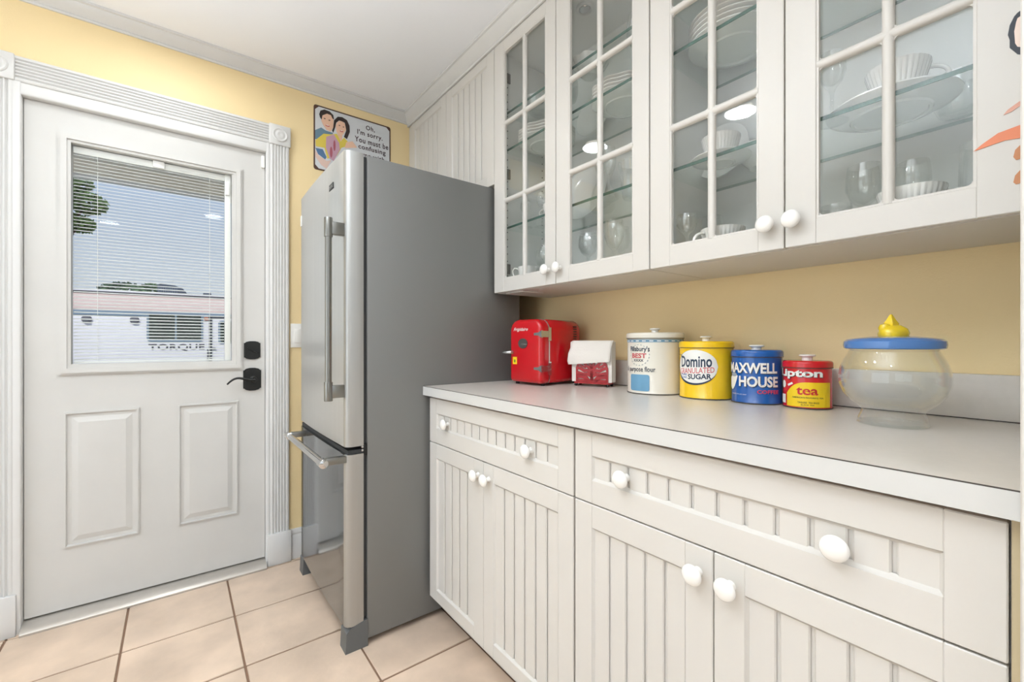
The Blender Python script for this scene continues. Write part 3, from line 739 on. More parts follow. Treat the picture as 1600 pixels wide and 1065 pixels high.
# tea
c, word, area = canister('tea_canister', 1.325, .444, .0550, 1.0525, 1.0350, 1.0685, red_tin, 'small red tea canister with yellow panel, beside the glass bowl', .0012, .0188)
area('printed_panel', grid2d(-53, 60, lambda x: .9975 if x > 0 else .9975-.030*((-x)/53)**2.5, lambda x: .9345, 40), yel)
word('Lipton', -80, 37, 1.0035, 1.0300, ink, .035, off=.0006); word('Lipton', -82, 35.5, 1.0050, 1.0312, wht, .035, off=.0010)
word('tea', -25, 24.5, .9655, .9850, redp, .022, off=.0008)
word("AMERICA'S FAVORITE TEA", -36, 38, .9565, .9605, ink, .012, off=.0008); word('TAGLESS  TEA BAGS', -22, 27, .9440, .9482, ink, .012, off=.0008); word('BLACK TEA', -14, 16, .9385, .9415, ink, .012, off=.0008)
area('printed_tag', (lambda: ([(-50, .9900), (-36, .9970), (-33, .9925), (-47, .9855)], [[0, 3, 2, 1]]))(), wht, .0009)
area('printed_curl', ellipse2d(-66, .990, 9, .010, 12), wht, .0007); area('printed_swash', grid2d(-80, -58, lambda x: .963, lambda x: .940, 6), wht, .0007)

# ============================================================ MINI FRIDGE
mf = empty('mini_fridge', (1.25, 1.40, CT), 'small retro red countertop refrigerator with chrome hinges', 'mini fridge', rz=0)
A = Vector((1.118, 1.273)); W = .182; dv = Vector((math.cos(R(6)), math.sin(R(6)))); Dn = .248; Hh = .2555
wv = Vector((-dv.y, dv.x))
def mfp(u, v, t):           # u across the front from the near corner, v up, t into depth
    p = A + wv*u + dv*t; return (p.x, p.y, CT+.0089+v)
def mprof(ins):
    P = []
    for cx_, cz_, a_, r_ in ((W-.046, Hh-.046, 0, .046), (.046, Hh-.046, 90, .046), (.018, .018, 180, .018), (W-.018, .018, 270, .018)):
        for k in range(9): t = R(a_+90*k/8); r2 = max(r_-ins, .0015); P.append((cx_+r2*math.cos(t)*(1 if r_ > ins else 1), cz_+r2*math.sin(t)))
    return P
def loft(rings):          # rings: (inset, depth)
    b = MB(); V = [[b.bm.verts.new(mfp(u, v, t)) for u, v in mprof(i_)] for i_, t in rings]
    for p, q in zip(V, V[1:]):
        for k in range(len(p)): b.bm.faces.new((p[k], p[(k+1) % len(p)], q[(k+1) % len(p)], q[k]))
    b.bm.faces.new(V[0][::-1]); b.bm.faces.new(V[-1]); return b
loft([(.003, .048), (0, .051), (0, Dn-.012), (.004, Dn-.004), (.012, Dn)]).build('cabinet_shell', red_m, mf, smooth=50)
loft([(-.0012, .0425), (-.0012, .0475)]).build('chrome_trim', chrome_m, mf)
mdoor = loft([(.0165, 0), (.010, .0018), (.005, .0055), (.0015, .011), (0, .018), (0, .042)]).build('door', red_m, mf, smooth=50)
for v in (.060, .195):
    b = MB().prism([(-.003, v-.014), (-.003, v+.014), (.014, v+.006), (.038, v+.0045), (.038, v-.0045), (.014, v-.006)], mfp, -.003, .006)
    b.prism([(-.003, v-.012), (-.003, v+.012), (.001, v+.012), (.001, v-.012)], mfp, .006, .040); b.prism([(-.0035, v-.026), (-.0035, v+.026), (.001, v+.026), (.001, v-.026)], mfp, .038, .054)
    b.build('hinge', chrome_m, mdoor, smooth=0)
b = MB().tube([mfp(W-.020, .122, -.002), mfp(W-.020, .122, -.014), mfp(W-.010, .122, -.020), mfp(W+.018, .121, -.022)], [.009, .007, .006, .0045], 12)
b.build('latch_handle', chrome_m, mdoor)
MB().prism([(W-.082+.026*math.cos(k*PI/14), .158+.020*math.sin(k*PI/14)) for k in range(28)], mfp, -.003, .001).build('emblem', handle_m, mdoor)
MB().prism([(W-.106, .153), (W-.106, .157), (W-.076, .157), (W-.076, .153)], mfp, -.005, -.001).build('emblem_bar', chrome_m, mdoor)
V, F = text_mesh('Frigidaire', 0, .082, .205, .222, bold=.005, shear=.4)
put2d('script_lettering', V, F, lambda u, v: mfp(W-.028-u, v, -.0012), wht, mdoor)
MB().prism([(W-.022, .073), (W-.046, .073), (W-.046, .103), (W-.022, .103)], mfp, -.0006, .002).build('energy_sticker', yel, mdoor)
MB().prism([(W-.030, .080), (W-.038, .080), (W-.038, .092), (W-.030, .092)], mfp, -.0011, .0).build('sticker_mark', pm('print_green', (90, 130, 40), .5), mdoor)
b = MB()
for k in range(7):
    p0 = mfp(-.0006, .165+k*.010, .205); p1 = mfp(.002, .1695+k*.010, .228)
    b.prism([(.196, .165+k*.010), (.218, .165+k*.010), (.218, .1695+k*.010), (.196, .1695+k*.010)], lambda u, v, t: mfp(t, v, u), -.0008, .002)
b.build('side_vent', black_m, mf, smooth=0)['kind'] = 'stuff'
for u, t in ((.02, .03), (W-.02, .03), (.02, Dn-.02), (W-.02, Dn-.02)):
    p = mfp(u, 0, t); MB().lathe([(0, -.0085), (.008, -.0085), (.009, .002), (0, .002)], 14, p).build('foot', black_m, mf)

# ============================================================ NAPKIN HOLDER
nh = empty('napkin_holder', (1.29, 1.17, CT), 'red cut-out metal napkin holder on small ball feet beside red mini fridge', 'napkin holder')
A2 = Vector((1.254, 1.227)); B2 = Vector((1.304, 1.098)); wn = (B2-A2).normalized(); W2 = (B2-A2).length; dn2 = Vector((-wn.y, wn.x))
if dn2.x < 0: dn2 = -dn2
def nfp(u, v, t): p = A2 + wn*u + dn2*t; return (p.x, p.y, CT+v)
b = MB().prism(rrect(-.003, W2+.003, -.002, .050, .004, 3), lambda u, v, t: nfp(u, t, v), .010, .016); b.build('base_tray', redlac_m, nh)
def lacy(t0):
    b = MB(); w2 = W2-.006
    P = lambda u, v: (.003+u*w2, .014+v*.092)
    # outer arch border
    arch = [(0, 0), (0, .62), (.05, .82), (.16, .94), (.35, 1), (.65, 1), (.84, .94), (.95, .82), (1, .62), (1, 0)]
    ins = [(.06, .06), (.06, .60), (.10, .76), (.20, .86), (.37, .92), (.63, .92), (.80, .86), (.90, .76), (.94, .60), (.94, .06)]
    for i in range(len(arch)-1): b.prism([P(*arch[i]), P(*arch[i+1]), P(*ins[i+1]), P(*ins[i])], nfp, t0, t0+.003)
    b.prism([P(0, 0), P(1, 0), P(.94, .14), P(.06, .14)], nfp, t0, t0+.003)
    def stroke(pts, wd):
        for i in range(len(pts)-1):
            a = Vector(P(*pts[i])); c_ = Vector(P(*pts[i+1])); d = (c_-a)
            if d.length < 1e-6: continue
            d.normalize(); nn = Vector((-d.y, d.x))*wd*1.35; a2 = a-d*wd*.6; c2 = c_+d*wd*.6
            b.prism([tuple(a2-nn), tuple(c2-nn), tuple(c2+nn), tuple(a2+nn)], nfp, t0+.0002*(i % 2), t0+.0028+.0002*(i % 2))
    for s in (0, 1):
        m = (lambda L_: [(1-u, v) for u, v in L_]) if s else (lambda L_: L_)
        stroke(m([(.5, .10), (.5, .45), (.44, .62), (.32, .74), (.22, .90)]), .0042)
        stroke(m([(.5, .40), (.36, .52), (.26, .50), (.14, .60), (.08, .62)]), .0044)
        stroke(m([(.5, .28), (.38, .36), (.24, .34), (.08, .40)]), .0050)
        stroke(m([(.38, .10), (.30, .22), (.20, .26), (.06, .26)]), .0060)
        stroke(m([(.5, .62), (.44, .80), (.40, .92)]), .0036)
        stroke(m([(.30, .64), (.20, .70), (.10, .78)]), .0030)
    stroke([(.5, .1), (.5, .7)], .0040)
    return b
lacy(.003).build('front_plate', redlac_m, nh, smooth=0); lacy(.045).build('back_plate', redlac_m, nh, smooth=0)
for u, t in ((.004, .003), (W2-.004, .003), (.004, .046), (W2-.004, .046)):
    p = nfp(u, 0, t); MB().lathe([(0, .0), (.005, .001), (.0068, .005), (.0068, .008), (.004, .0115), (0, .012)], 16, p).build('ball_foot', black_m, nh)
nk = empty('napkin_stack', (1.30, 1.175, CT+.016), 'stack of white paper napkins folded over the red holder', 'napkins')
b = MB()
for k in range(9):
    t0 = .0075+k*.004; jj = random.uniform(-.002, .002)
    top = .174+random.uniform(-.001, .002)
    b.prism(rrect(-.014+jj, W2+.012+jj, .0165, top, .003, 2), nfp, t0, t0+.0037)
b.build('napkins', napkin_m, nk)
# front flap hanging over
P0 = []
b = MB()
nA = 14
def flap(u):        # lower edge rises slightly to the right
    return .088+.006*u+.003*math.sin(u*7)
path = []
for i in range(nA+1):
    u = i/nA; x = -.022+u*(W2+.030)+0
    path.append(x)
secs = []
for i, x in enumerate(path):
    u = i/nA; lo = .083+.014*u
    secs.append([(x+.010, .175, .020), (x+.008, .1785, .012), (x+.006-.004*(1-u), .172, .0045), (x+.002, .150, .0020), (x-.003*(1-u), .128, -.004-.004*(1-u)), (x-.006*(1-u), lo+.014, -.010+.003*math.sin(u*9)), (x-.004*(1-u), lo, -.009+.003*math.sin(u*9+1)), (x-.003*(1-u), lo+.001, -.006)])
vs = [[b.bm.verts.new(nfp(*p)) for p in s] for s in secs]
for a, c_ in zip(vs, vs[1:]):
    for k in range(len(a)-1): b.bm.faces.new((a[k], a[k+1], c_[k+1], c_[k]))
fo = b.build('folded_flap', napkin_m, nk, smooth=60)
sol = fo.modifiers.new('thickness', 'SOLIDIFY'); sol.thickness = .002; sol.offset = -1

# ============================================================ GLASS BOWL JAR
bj = empty('glass_bowl_jar', (1.183, .2415, CT), 'round glass bowl jar with glazed blue lid and yellow knob', 'jar')
br = .0905
b = MB().lathe([(.056, .0005), (.058, .004), (.057, .012), (.052, .024), (.0505, .030), (.056, .036), (.070, .047), (.083, .064), (.0895, .083), (br, .098), (.088, .116), (.082, .134), (.075, .148), (.072, .156),
                (.070, .156), (.073, .147), (.080, .133), (.0858, .116), (.088, .098), (.0872, .083), (.081, .066), (.068, .050), (.050, .040), (.030, .036), (0, .035)], 64)
b.bm.faces.ensure_lookup_table()
b.build('bowl', bowlg_m, bj, local=True)
MB().lathe([(.0, .0), (.056, .0), (.0585, .003), (.056, .006), (0, .006)], 48).build('foot_ring', bowlg_m, bj, local=True)
lid = MB().lathe([(0, .157), (.078, .157), (.0815, .159), (.0825, .166), (.0815, .173), (.076, .1775), (.055, .181), (.035, .1835), (0, .184)], 64, mod=lambda t, z, i: 1+.006*math.sin(3*t)).build('lid', blue_lid, bj, local=True)
b = MB()
b.lathe([(0, .182), (.024, .183), (.0255, .190), (.022, .199), (.013, .206), (0, .208)], 28, mod=lambda t, z, i: 1+.10*math.sin(3*t+z*60))
b.lathe([(0, .200), (.010, .203), (.011, .210), (.007, .217), (.004, .224), (.002, .2285), (0, .230)], 16, (.001, .002, 0), mod=lambda t, z, i: 1+.18*math.sin(4*t))
b.lathe([(0, .190), (.009, .193), (.011, .201), (.008, .208), (0, .211)], 16, (-.010, .010, 0))
b.build('lid_knob', yellow_cer, lid, local=True)

# ============================================================ CHINA AND GLASS IN THE CABINETS
def place(me_fn, name, cat, x, y, z, label, group=None, rz=0, s=1):
    o = empty(name, (x, y, z), label, cat, group, rz)
    o.scale = (s, s, s)
    return o
def arc_handle(b, r0, z0, z1, out, th=.0035, seg=10):
    P = [(r0-.003, 0, z1)]
    for k in range(1, 10): a = PI/2-PI*k/10; P.append((r0+out*math.cos(a), 0, (z0+z1)/2+(z1-z0)/2*math.sin(a)))
    P.append((r0-.003, 0, z0)); b.tube(P, th, seg)
CACHE = {}
def part(name, key, fn, mat, parent):
    if key in CACHE: return link(name, CACHE[key], parent, None, True)
    o = fn().build(name, mat, parent, local=True); CACHE[key] = o.data; return o
flute = lambda n, a: (lambda t, z, i: 1+(a*abs(math.sin(n*t/2)) if 0 < i < 6 else 0))
def ribbed_cup(x, y, z, label, hz, s=1, group=None):
    o = place(None, 'teacup', 'cup', x, y, z, label, group, hz, s)
    part('cup_body', 'ribcup', lambda: MB().lathe([(0, .0), (.022, .0), (.030, .006), (.036, .022), (.043, .045), (.047, .060), (.0485, .064), (.0465, .064), (.041, .045), (.030, .012), (0, .008)], 96, mod=flute(32, .045)), porc_m, o)
    def h():
        b = MB(); arc_handle(b, .046, .018, .054, .026); return b
    part('handle', 'ribhandle', h, porc_m, o); return o
def mug(x, y, z, label, hz, s=1):
    o = place(None, 'mug', 'cup', x, y, z, label, None, hz, s)
    part('mug_body', 'mug', lambda: MB().lathe([(0, 0), (.030, 0), (.036, .003), (.038, .012), (.037, .045), (.040, .082), (.0385, .083), (.035, .045), (.034, .012), (0, .006)], 40), porc_m, o)
    def h():
        b = MB(); b.tube([(.036, 0, .068), (.046, 0, .079), (.058, 0, .080), (.066, 0, .070), (.064, 0, .056), (.054, 0, .040), (.044, 0, .022), (.036, 0, .012)], .0032, 10); return b
    part('handle', 'mughandle', h, porc_m, o); return o
def saucer(x, y, z, label, r=.075, s=1):
    o = place(None, 'saucer', 'saucer', x, y, z, label, None, 0, r/.075)
    part('dish', 'saucer', lambda: MB().lathe([(0, .003), (.030, .003), (.031, 0), (.034, 0), (.036, .004), (.060, .010), (.075, .015), (.0745, .017), (.058, .013), (.034, .007), (0, .006)], 56), porc_m, o); return o
def plate(x, y, z, label, r=.125, scallop=0, group=None, rot=(0, 0, 0)):
    o = place(None, 'plate', 'plate', x, y, z, label, group, 0, 1); o.rotation_euler = rot
    k = ('plate', r, scallop)
    md = (lambda t, z_, i: 1+(scallop*math.sin(10*t) if i in (5, 6, 7, 8) else 0)) if scallop else None
    part('dish', k, lambda: MB().lathe([(0, .003), (r*.54, .003), (r*.55, 0), (r*.60, 0), (r*.62, .004), (r*.80, .009), (r, .021), (r*1.0, .0235), (r*.82, .013), (r*.58, .007), (0, .006)], 80, mod=md), porc_m, o)
    return o
def stemglass(x, y, z, label, h=.18, r=.034, bowl=.45, mat=None, s=1, flutes=0, group=None):
    o = place(None, 'stem_glass', 'glass', x, y, z, label, group)
    md = (lambda t, z_, i: 1+(.03*math.sin(flutes*t) if 6 <= i <= 9 else 0)) if flutes else None
    hb_ = h*(1-bowl)
    o2 = MB().lathe([(0, .0015), (.030, .0015), (.032, .0025), (.010, .006), (.0042, .014), (.0038, hb_-.012), (.008, hb_), (r*.72, hb_+h*bowl*.18), (r, hb_+h*bowl*.45), (r*.98, hb_+h*bowl*.72), (r*.86, h), (r*.83, h), (r*.95, hb_+h*bowl*.70), (r*.96, hb_+h*bowl*.46), (r*.68, hb_+h*bowl*.21), (0, hb_+.006)], 40, mod=md)
    o2.build('glass_body', mat or ware_m, o, local=True); return o
def tumbler(x, y, z, label, h=.10, r=.038, mat=None, flutes=0, round_=0):
    o = place(None, 'tumbler', 'glass', x, y, z, label)
    md = (lambda t, z_, i: 1+.035*abs(math.sin(flutes*t/2))) if flutes else None
    P = [(0, 0), (r*.75, 0), (r*.82, .005), (r*(1+.12*round_), h*.4), (r, h), (r*.95, h), (r*(.95+.12*round_), h*.4), (r*.76, .010), (0, .010)]
    MB().lathe(P, 48, mod=md).build('glass_body', mat or ware_m, o, local=True); return o
ORD4 = ['lowest', 'second from lowest', 'second from top', 'topmost']; ORD5 = ['lowest', 'second from lowest', 'middle', 'second from top', 'topmost']
Z0 = UB+.0203; Z1, Z2, Z3 = [z+.0042 for z in SH]
# cabinet A, left door
mug(1.175, 1.425, Z0, 'white mug with looped handle behind the leftmost glass door, bottom shelf', R(125), 1.0)
stemglass(1.29, 1.455, Z0, 'wine glass behind the white mug, bottom shelf of leftmost door', .17, .036)
stemglass(1.20, 1.335, Z0, 'wide wine glass right of the white mug, bottom shelf of leftmost door', .16, .036)
stemglass(1.22, 1.495, Z1, 'small stem glass nearest the refrigerator on lowest glass shelf', .115, .024)
stemglass(1.27, 1.440, Z1, 'tall slender stem glass on lowest shelf of leftmost door', .150, .024)
o = ribbed_cup(1.22, 1.315, Z1, 'white cup at the right on lowest glass shelf of leftmost door', R(110), .9)
for k in range(4): plate(1.270, 1.410, Z2+k*.0125, ORD4[k]+' scalloped white plate of the stack behind the leftmost door', .122, .030, 'scalloped plates behind leftmost door')
b_ = place(None, 'crystal_bowl', 'bowl', 1.27, 1.46, Z3, 'cut crystal bowl on the top shelf of leftmost door')
MB().lathe([(0, 0), (.03, 0), (.045, .012), (.058, .035), (.068, .062), (.064, .062), (.050, .030), (.03, .012), (0, .010)], 72, mod=lambda t, z, i: 1+.05*abs(math.sin(8*t))).build('glass_body', cut_m, b_, local=True)
tumbler(1.30, 1.30, Z3, 'small cut tumbler on top shelf of leftmost door', .075, .033, cut_m, 16)
# cabinet A, right door
sb = place(None, 'shell_bowl', 'bowl', 1.24, 1.135, Z3, 'white shell-edged bowl on the top shelf of second door')
MB().lathe([(0, .002), (.028, .0), (.034, .008), (.055, .030), (.070, .056), (.066, .057), (.052, .034), (.030, .012), (0, .010)], 80, mod=lambda t, z, i: 1+(.07*math.sin(9*t) if 2 < i < 7 else 0)).build('bowl_body', porc_m, sb, local=True)
tumbler(1.25, .90, Z3, 'wide white-patterned glass jar on top shelf of second door', .10, .050, cut_m, 24, 1)
for k in range(4): plate(1.275, 1.000, Z2+k*.0125, ORD4[k]+' scalloped white plate of the stack behind the second door', .118, .030, 'scalloped plates behind second door')
plate(1.385, 1.225, Z2+.098, 'white plate standing upright left of the scalloped stack', .095, 0, None, (0, R(-78), 0))
plate(1.375, 1.270, Z1+.122, 'large white plate standing upright on lowest shelf of second door', .118, 0, None, (0, R(-78), 0))
cf = place(None, 'carafe', 'carafe', 1.30, 1.125, Z1, 'clear glass carafe with flared lip on lowest shelf of second door')
MB().lathe([(0, 0), (.040, 0), (.046, .010), (.048, .040), (.040, .080), (.024, .110), (.019, .135), (.026, .165), (.034, .178), (.032, .178), (.017, .135), (.022, .110), (.038, .078), (.045, .038), (0, .008)], 40).build('glass_body', ware_m, cf, local=True)
pl_ = place(None, 'pleated_glass', 'glass', 1.27, .955, Z1, 'large pleated frosted tumbler on lowest shelf of second door')
MB().lathe([(0, 0), (.036, 0), (.040, .01), (.045, .06), (.054, .125), (.051, .125), (.042, .06), (.036, .012), (0, .012)], 72, mod=lambda t, z, i: 1+.03*math.sin(18*t)).build('glass_body', cut_m, pl_, local=True)
stemglass(1.215, 1.02, Z1, 'tall champagne flute on lowest shelf of second door', .185, .024, .55)
stemglass(1.21, 1.115, Z0, 'cut crystal goblet on the bottom of second door, nearer the refrigerator', .165, .036, .5, cut_m, flutes=12)
stemglass(1.20, .985, Z0, 'clear tulip wine glass on the bottom of second door', .185, .034, .55)
stemglass(1.31, 1.04, Z0, 'tall thin wine glass at the back of second door', .19, .030, .5)
cu_ = place(None, 'cream_jar', 'jar', 1.29, .885, Z0, 'cream ceramic jar in the bottom right corner of second door')
MB().lathe([(0, 0), (.030, 0), (.036, .01), (.038, .05), (.030, .075), (.027, .078), (.0, .080)], 36).build('jar_body', pm('cream_ceramic', (222, 208, 180), .3), cu_, local=True)
# cabinet B, left door
for k in range(5): plate(1.275, .612, Z2+k*.014, ORD5[k]+' smooth white dinner plate of the stack behind the third door', .122, 0, 'dinner plates behind third door')
saucer(1.225, .625, Z1, 'white saucer under ribbed cup on lowest shelf of third door', .078)
ribbed_cup(1.225, .625, Z1+.008, 'ribbed white cup on saucer behind the third door, lowest glass shelf', R(20), 1.05)
tr = place(None, 'tureen', 'bowl', 1.34, .565, Z1, 'round white lidded tureen behind the cup on third door shelf')
MB().lathe([(0, 0), (.030, 0), (.034, .006), (.055, .028), (.062, .050), (.060, .054), (.046, .070), (.02, .082), (.008, .086), (.010, .092), (0, .096)], 44).build('bowl_body', porc_m, tr, local=True)
ribbed_cup(1.185, .600, Z0, 'ribbed white cup on the bottom of third door', R(150), 1.15)
stemglass(1.175, .700, Z0, 'small clear goblet in the bottom left of third door', .135, .028, .42)
stemglass(1.30, .690, Z0, 'stem glass at the back left of third door bottom', .150, .030, .45)
stemglass(1.33, .52, Z0, 'large balloon glass at the back of third door bottom', .18, .040, .55)
plate(1.390, .70, Z1+.10, 'small glass-edged plate standing at the back of third door', .088, 0, None, (0, R(-80), 0))
# cabinet B, right door
for k in range(1): plate(1.265, .262, Z1, 'large white plate under ribbed cup on lowest shelf of fourth door', .116, 0)
ribbed_cup(1.225, .242, Z1+.009, 'ribbed white cup on large plate behind the fourth door', R(-70), 1.12)
plate(1.27, .250, Z2, 'big white dinner plate on middle shelf of fourth door', .125, 0)
stemglass(1.20, .352, Z1, 'clear wine glass left of the cup and plate on fourth door shelf', .16, .027, .5)
tumbler(1.180, .094, Z1, 'cut crystal tumbler in the right corner of fourth door shelf', .105, .028, cut_m, 18)
tumbler(1.37, .165, Z1, 'fluted glass bowl against the back of fourth door shelf', .085, .042, cut_m, 24, 1)
tumbler(1.235, .112, Z0+.0, 'tall cut tumbler in the bottom right of fourth door', .150, .036, cut_m, 12, .6)
ribbed_cup(1.180, .212, Z0, 'ribbed white cup on the bottom of fourth door', R(-75), 1.12)
tumbler(1.175, .338, Z0, 'small round glass in the bottom left of fourth door', .070, .030, ware_m, 0, 1)
stemglass(1.27, .310, Z0, 'large wine glass behind the small round glass in fourth door', .175, .036, .55)
stemglass(1.30, .230, Z0, 'wine glass behind the ribbed cup on fourth door bottom', .165, .032, .5)
# string of pearls trim on the big plate
# ============================================================ DECALS ON THE RIGHT STILE
def decal(poly, nm, mt, lab):
    o = MB().prism(poly, lambda u, v, t: (t, u, v), UX-.0014, UX-.0002).build(nm, mt, None, smooth=0); recenter(o); tag(o, lab, 'decal'); return o
DECALS = []
decal([(0.0655, 1.643), (0.069, 1.639), (0.074, 1.627), (0.076, 1.612), (0.074, 1.603), (0.074, 1.59), (0.0655, 1.575), (.052, 1.565), (.052, 1.578), (0.0655, 1.587), (0.068, 1.594), (0.069, 1.614), (0.067, 1.628), (0.0655, 1.634), (.052, 1.640), (.052, 1.650)], 'black_decal', ink, 'black crescent decal on the right edge of rightmost wall cabinet door')
decal([(0.0655, 1.634), (0.067, 1.628), (0.069, 1.614), (0.068, 1.594), (0.0655, 1.587), (.052, 1.578), (.052, 1.640)], 'pale_decal', pm('decal_pale', (236, 214, 200), .4), 'pale pink decal inside the black crescent on the rightmost wall cabinet door')
decal([(0.1155, 1.432), (0.105, 1.441), (0.087, 1.453), (0.064, 1.457), (.052, 1.458), (.052, 1.434), (0.064, 1.436), (0.079, 1.438), (0.098, 1.435)], 'orange_decal', pm('decal_orange', (224, 132, 92), .4), 'orange feather-shaped decal on rightmost wall cabinet door')
decal([(0.081, 1.481), (0.076, 1.488), (0.064, 1.496), (.054, 1.499), (.054, 1.490), (0.064, 1.488), (0.072, 1.483)], 'orange_decal', pm('decal_rose', (214, 160, 140), .4), 'small rose-brown decal stroke above the orange feather decal')
decal([(0.062, 1.425), (0.068, 1.418), (0.07, 1.407), (0.067, 1.401), (0.060, 1.402), (.057, 1.412)], 'brown_decal', pm('decal_brown', (196, 132, 88), .4), 'brown drop decal just below the orange feather decal')
decal([(0.062, 1.384), (0.068, 1.376), (0.07, 1.365), (0.067, 1.361), (0.060, 1.362), (.057, 1.372)], 'brown_decal', pm('decal_brown', (196, 132, 88), .4), 'lowest brown drop decal near bottom corner of rightmost cabinet door')

# ============================================================ RECESSED CEILING LIGHTS
for i, (x, y) in enumerate(DOWN):
    o = empty('recessed_light', (x, y, CZ-.004), 'round white recessed ceiling light '+['above the floor before the refrigerator', 'in the middle of the room', 'behind the camera by the cabinets', 'nearest the back door', 'at the rear of the room'][i], 'ceiling light', 'recessed ceiling lights')
    MB().lathe([(.085, CZ), (.085, CZ-.006), (.072, CZ-.009), (.070, CZ), ], 32, (x, y, 0)).build('trim_ring', trim_m, o)
    MB().lathe([(0, CZ-.001), (.062, CZ-.001), (.062, CZ-.0045), (0, CZ-.0045)], 32, (x, y, 0)).build('lens', pm('lamp_lens', (255, 246, 232), .5, emit=4), o)

# ============================================================ OUTSIDE
struct(MB().box(-30, 30, WY+.12, 60, -.75, -.60).build('ground', pm('concrete_drive', (176, 172, 164), .9, var=.08, vscale=.6)))
struct(MB().box(-4, 4, WY+.12, 4.55, -.6, -.04).build('porch_floor', pm('porch_concrete', (190, 186, 178), .9, var=.04, vscale=2)))
pc = struct(MB().box(-4, 4, WY+.12, 4.5, 2.42, 2.52).box(-4, 4, 4.38, 4.52, 2.315, 2.54).build('porch_ceiling', pm('porch_beige', (248, 244, 236), .7)))
# trailer: local frame x along the side, -y towards the house
K = 14/9.0
tl = empty('travel_trailer', (0, 14.0, -.6), 'white travel trailer parked outside the door window', 'trailer', rz=R(-3))
rv_m = pm('trailer_white', (226, 224, 232), .4, var=.02, vscale=1); band_m = pm('trailer_blue_grey', (126, 146, 166), .4); shoulder_m = pm('trailer_rose_panel', (214, 190, 186), .6, var=.03, vscale=2)
def zz(z9): return 1.1+(z9-1.1)*K+.6   # local height above the ground
def tb(x0, x1, y0, y1, z0, z1, bev=0): return MB().box(x0*K, x1*K, y0, y1, zz(z0), zz(z1), bev)
tb(-3.2, 2.2, 0, 2.5, .42, 1.52, .03).build('side_wall', rv_m, tl, local=True)
tb(-3.2, 2.2, -.02, .3, 1.515, 1.625, .01).build('trim_band', band_m, tl, local=True)
MB().prism([(-.03, zz(1.625)), (.14, zz(1.86)), (2.4, zz(1.86)), (2.5, zz(1.52)), (0, zz(1.52))], lambda u, v, t: (t, u, v), -3.2*K, 2.2*K).build('roof_shoulder', shoulder_m, tl, local=True)
tb(-3.2, 2.2, .10, 2.35, 1.858, 1.885).build('roof_rail', pm('trailer_rail', (92, 92, 98), .5), tl, local=True)
tb(-3.2, 2.2, .08, .16, 1.885, 1.902).build('roof_edge', rv_m, tl, local=True)
tb(-3.0, 2.1, .02, 2.3, .78, .80).build('belt_line', band_m, tl, local=True)
wm = pm('trailer_window_glass', (40, 50, 46), .15, var=.3, vscale=3); fm = pm('trailer_window_frame', (120, 138, 156), .4)
wnd = MB().prism([(u*K, zz(v)) for u, v in rrect(-.385, .345, 1.110, 1.585, .06, 4)], lambda u, v, t: (u, t, v), -.03, .02).build('window', fm, tl, local=True)
for x0, x1 in ((-.355, -.030), (-.005, .318)): MB().prism([(u*K, zz(v)) for u, v in rrect(x0, x1, 1.145, 1.555, .03, 3)], lambda u, v, t: (u, t, v), -.037, 0).build('pane', wm, wnd, local=True)
wnd2 = MB().prism([(u*K, zz(v)) for u, v in rrect(.555, .95, 1.080, 1.475, .05, 4)], lambda u, v, t: (u, t, v), -.03, .02).build('window', fm, tl, local=True)
MB().prism([(u*K, zz(v)) for u, v in rrect(.585, .92, 1.11, 1.45, .03, 3)], lambda u, v, t: (u, t, v), -.037, 0).build('pane', wm, wnd2, local=True)
dr = tb(.425, .470, -.035, 0, .52, 1.52).build('door_frame', pm('trailer_dark', (52, 56, 66), .5), tl, local=True)
tb(.425, 1.25, -.035, 0, 1.515, 1.545).build('door_drip_rail', pm('trailer_dark', (52, 56, 66), .5), tl, local=True)
tb(.400, .412, -.06, 0, .80, 1.00).build('grab_bar', pm('trailer_dark', (52, 56, 66), .5), tl, local=True)
tb(.470, .520, -.06, 0, .985, 1.015).build('door_handle', pm('trailer_dark', (52, 56, 66), .5), tl, local=True)
tb(.36, .42, -.05, 0, 1.475, 1.525, .01).build('marker_lamp', pm('amber_lamp', (196, 110, 60), .3), tl, local=True)
for x in (-1.075, -.530):
    MB().lathe([(0, 0), (.09, 0), (.09, .05), (.06, .10), (0, .11)], 20, (x*K, -.0, zz(1.452)), M=Matrix.Rotation(R(90), 3, 'X')).build('vent_cap', pm('vent_grey', (96, 96, 106), .6), tl, local=True)
V, F = text_mesh('TORQUE', -.365*K, .365*K, zz(.962), zz(1.078), bold=.02, spacing=1.05)
put2d('lettering', V, F, lambda u, v: (u, -.006, v), pm('lettering_dark', (60, 60, 70), .5), tl, True)
ac = MB().prism([(-.285*K, zz(1.885)), (-.285*K, zz(2.06)), (-.25*K, zz(2.085)), (-.05*K, zz(2.07)), (.06*K, zz(2.02)), (.13*K, zz(1.92)), (.14*K, zz(1.885))], lambda u, v, t: (u, t, v), .6, 1.4).build('air_conditioner', pm('ac_blue_grey', (70, 80, 98), .6), tl, local=True)
for k in range(9): MB().box((-.27+k*.030)*K, (-.262+k*.030)*K, .592, .60, zz(1.93), zz(2.03)).build('grille_slat', pm('ac_light', (130, 140, 156), .6), ac, local=True)
tb(.34, .46, .5, 1.0, 1.885, 1.965, .02).build('roof_vent', pm('ac_blue_grey', (70, 80, 98), .6), tl, local=True)
tb(.47, .62, .5, 1.0, 1.885, 1.925, .02).build('roof_hatch', pm('vent_grey', (96, 96, 106), .6), tl, local=True)
for x in (-1.6, -.9, 1.4):
    MB().lathe([(0, -.12), (.30, -.12), (.34, -.08), (.34, .08), (.30, .12), (0, .12)], 24, (x*K, .35, .34), M=Matrix.Rotation(R(90), 3, 'X')).build('wheel', black_m, tl, local=True)
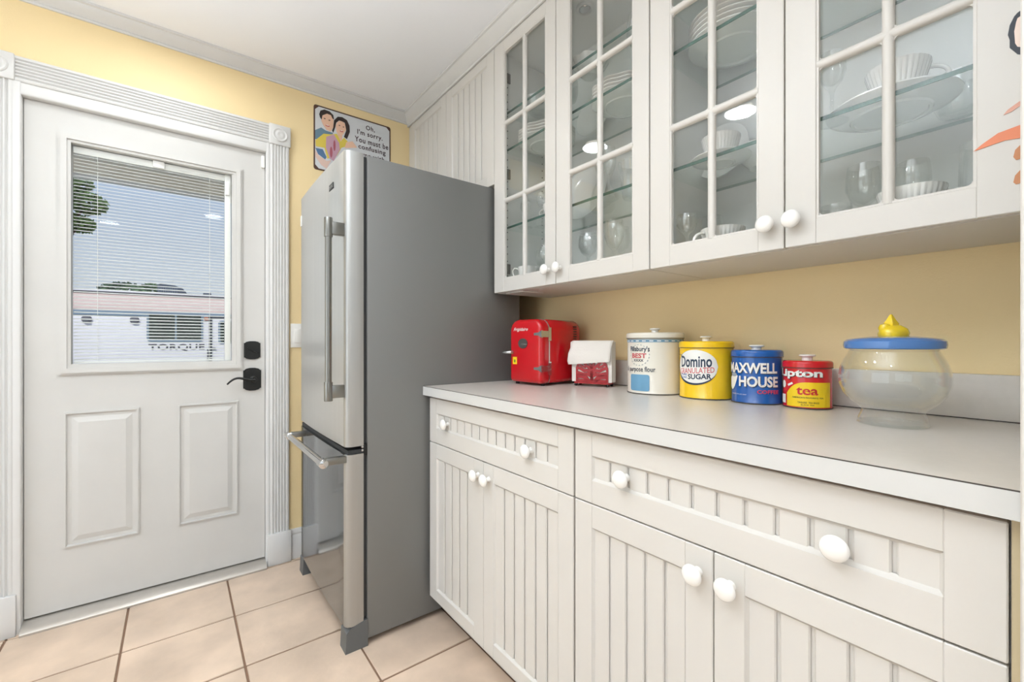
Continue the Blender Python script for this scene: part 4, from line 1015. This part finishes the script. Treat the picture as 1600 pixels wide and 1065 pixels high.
tb(-3.1, 2.1, .15, 2.3, .20, .43).build('chassis', pm('trailer_dark', (52, 56, 66), .5), tl, local=True)
# power line and trees
leafm = pm('tree_leaves', (96, 124, 66), .7, var=.3, vscale=2); leafm2 = pm('hedge_leaves', (92, 118, 84), .7, var=.3, vscale=2); barkm = pm('bark', (92, 76, 62), .9)
def tree(name, x, y, zb, crown, label, n, mat, ls, trunk=True):
    o = empty(name, (x, y, zb), label, 'tree')
    b = MB()
    for k in range(n):
        cx_, cy_, cz_, rx, rz_ = random.choice(crown)
        a = random.uniform(0, 2*PI); ph = math.acos(random.uniform(-1, 1)); rr = random.uniform(.55, 1)**.5
        p = Vector((cx_+rx*rr*math.sin(ph)*math.cos(a), cy_+rx*rr*math.sin(ph)*math.sin(a), cz_+rz_*rr*math.cos(ph)))
        d1 = Vector((random.gauss(0, 1), random.gauss(0, 1), random.gauss(0, 1))).normalized(); d2 = d1.orthogonal().normalized()
        q = ls*random.uniform(.6, 1.2)
        b.quad([p-d1*q, p+d2*q*.5, p+d1*q, p-d2*q*.5])
    fo = b.build('foliage', mat, o, local=True, smooth=0, recalc=False); fo['kind'] = 'stuff'
    if trunk:
        t0 = crown[0]
        b = MB().tube([(0, 0, 0), (.05, 0, t0[2]*.5), (t0[0], t0[1], t0[2])], [.16, .12, .06], 10)
        for cr_ in crown[1:]: b.tube([(.05, 0, t0[2]*.55), (cr_[0]*.6, cr_[1]*.6, cr_[2]*.85), (cr_[0], cr_[1], cr_[2])], [.07, .05, .02], 8)
        b.build('trunk', barkm, o, local=True)
tree('leafy_tree', -3.55, 20, -.6, [(.3, 0, 6.4, .95, .65), (1.2, 0, 6.3, .5, .35), (.9, 0, 6.9, .45, .3), (-.9, .3, 6.6, .9, .8), (.5, 0, 7.1, .6, .5), (.1, .2, 5.5, .6, .35), (1.0, .1, 5.6, .4, .25)], 'leafy green tree top seen at upper left of door window', 3500, leafm, .10)
tree('hedge_tree', -1.6, 22, -.6, [(0, 0, 3.55, .8, .42), (.9, 0, 3.6, .6, .40), (-.5, 0, 3.4, .5, .3)], 'low green treetops just above the trailer roof', 2200, leafm2, .09)
print('tiles', ntile)
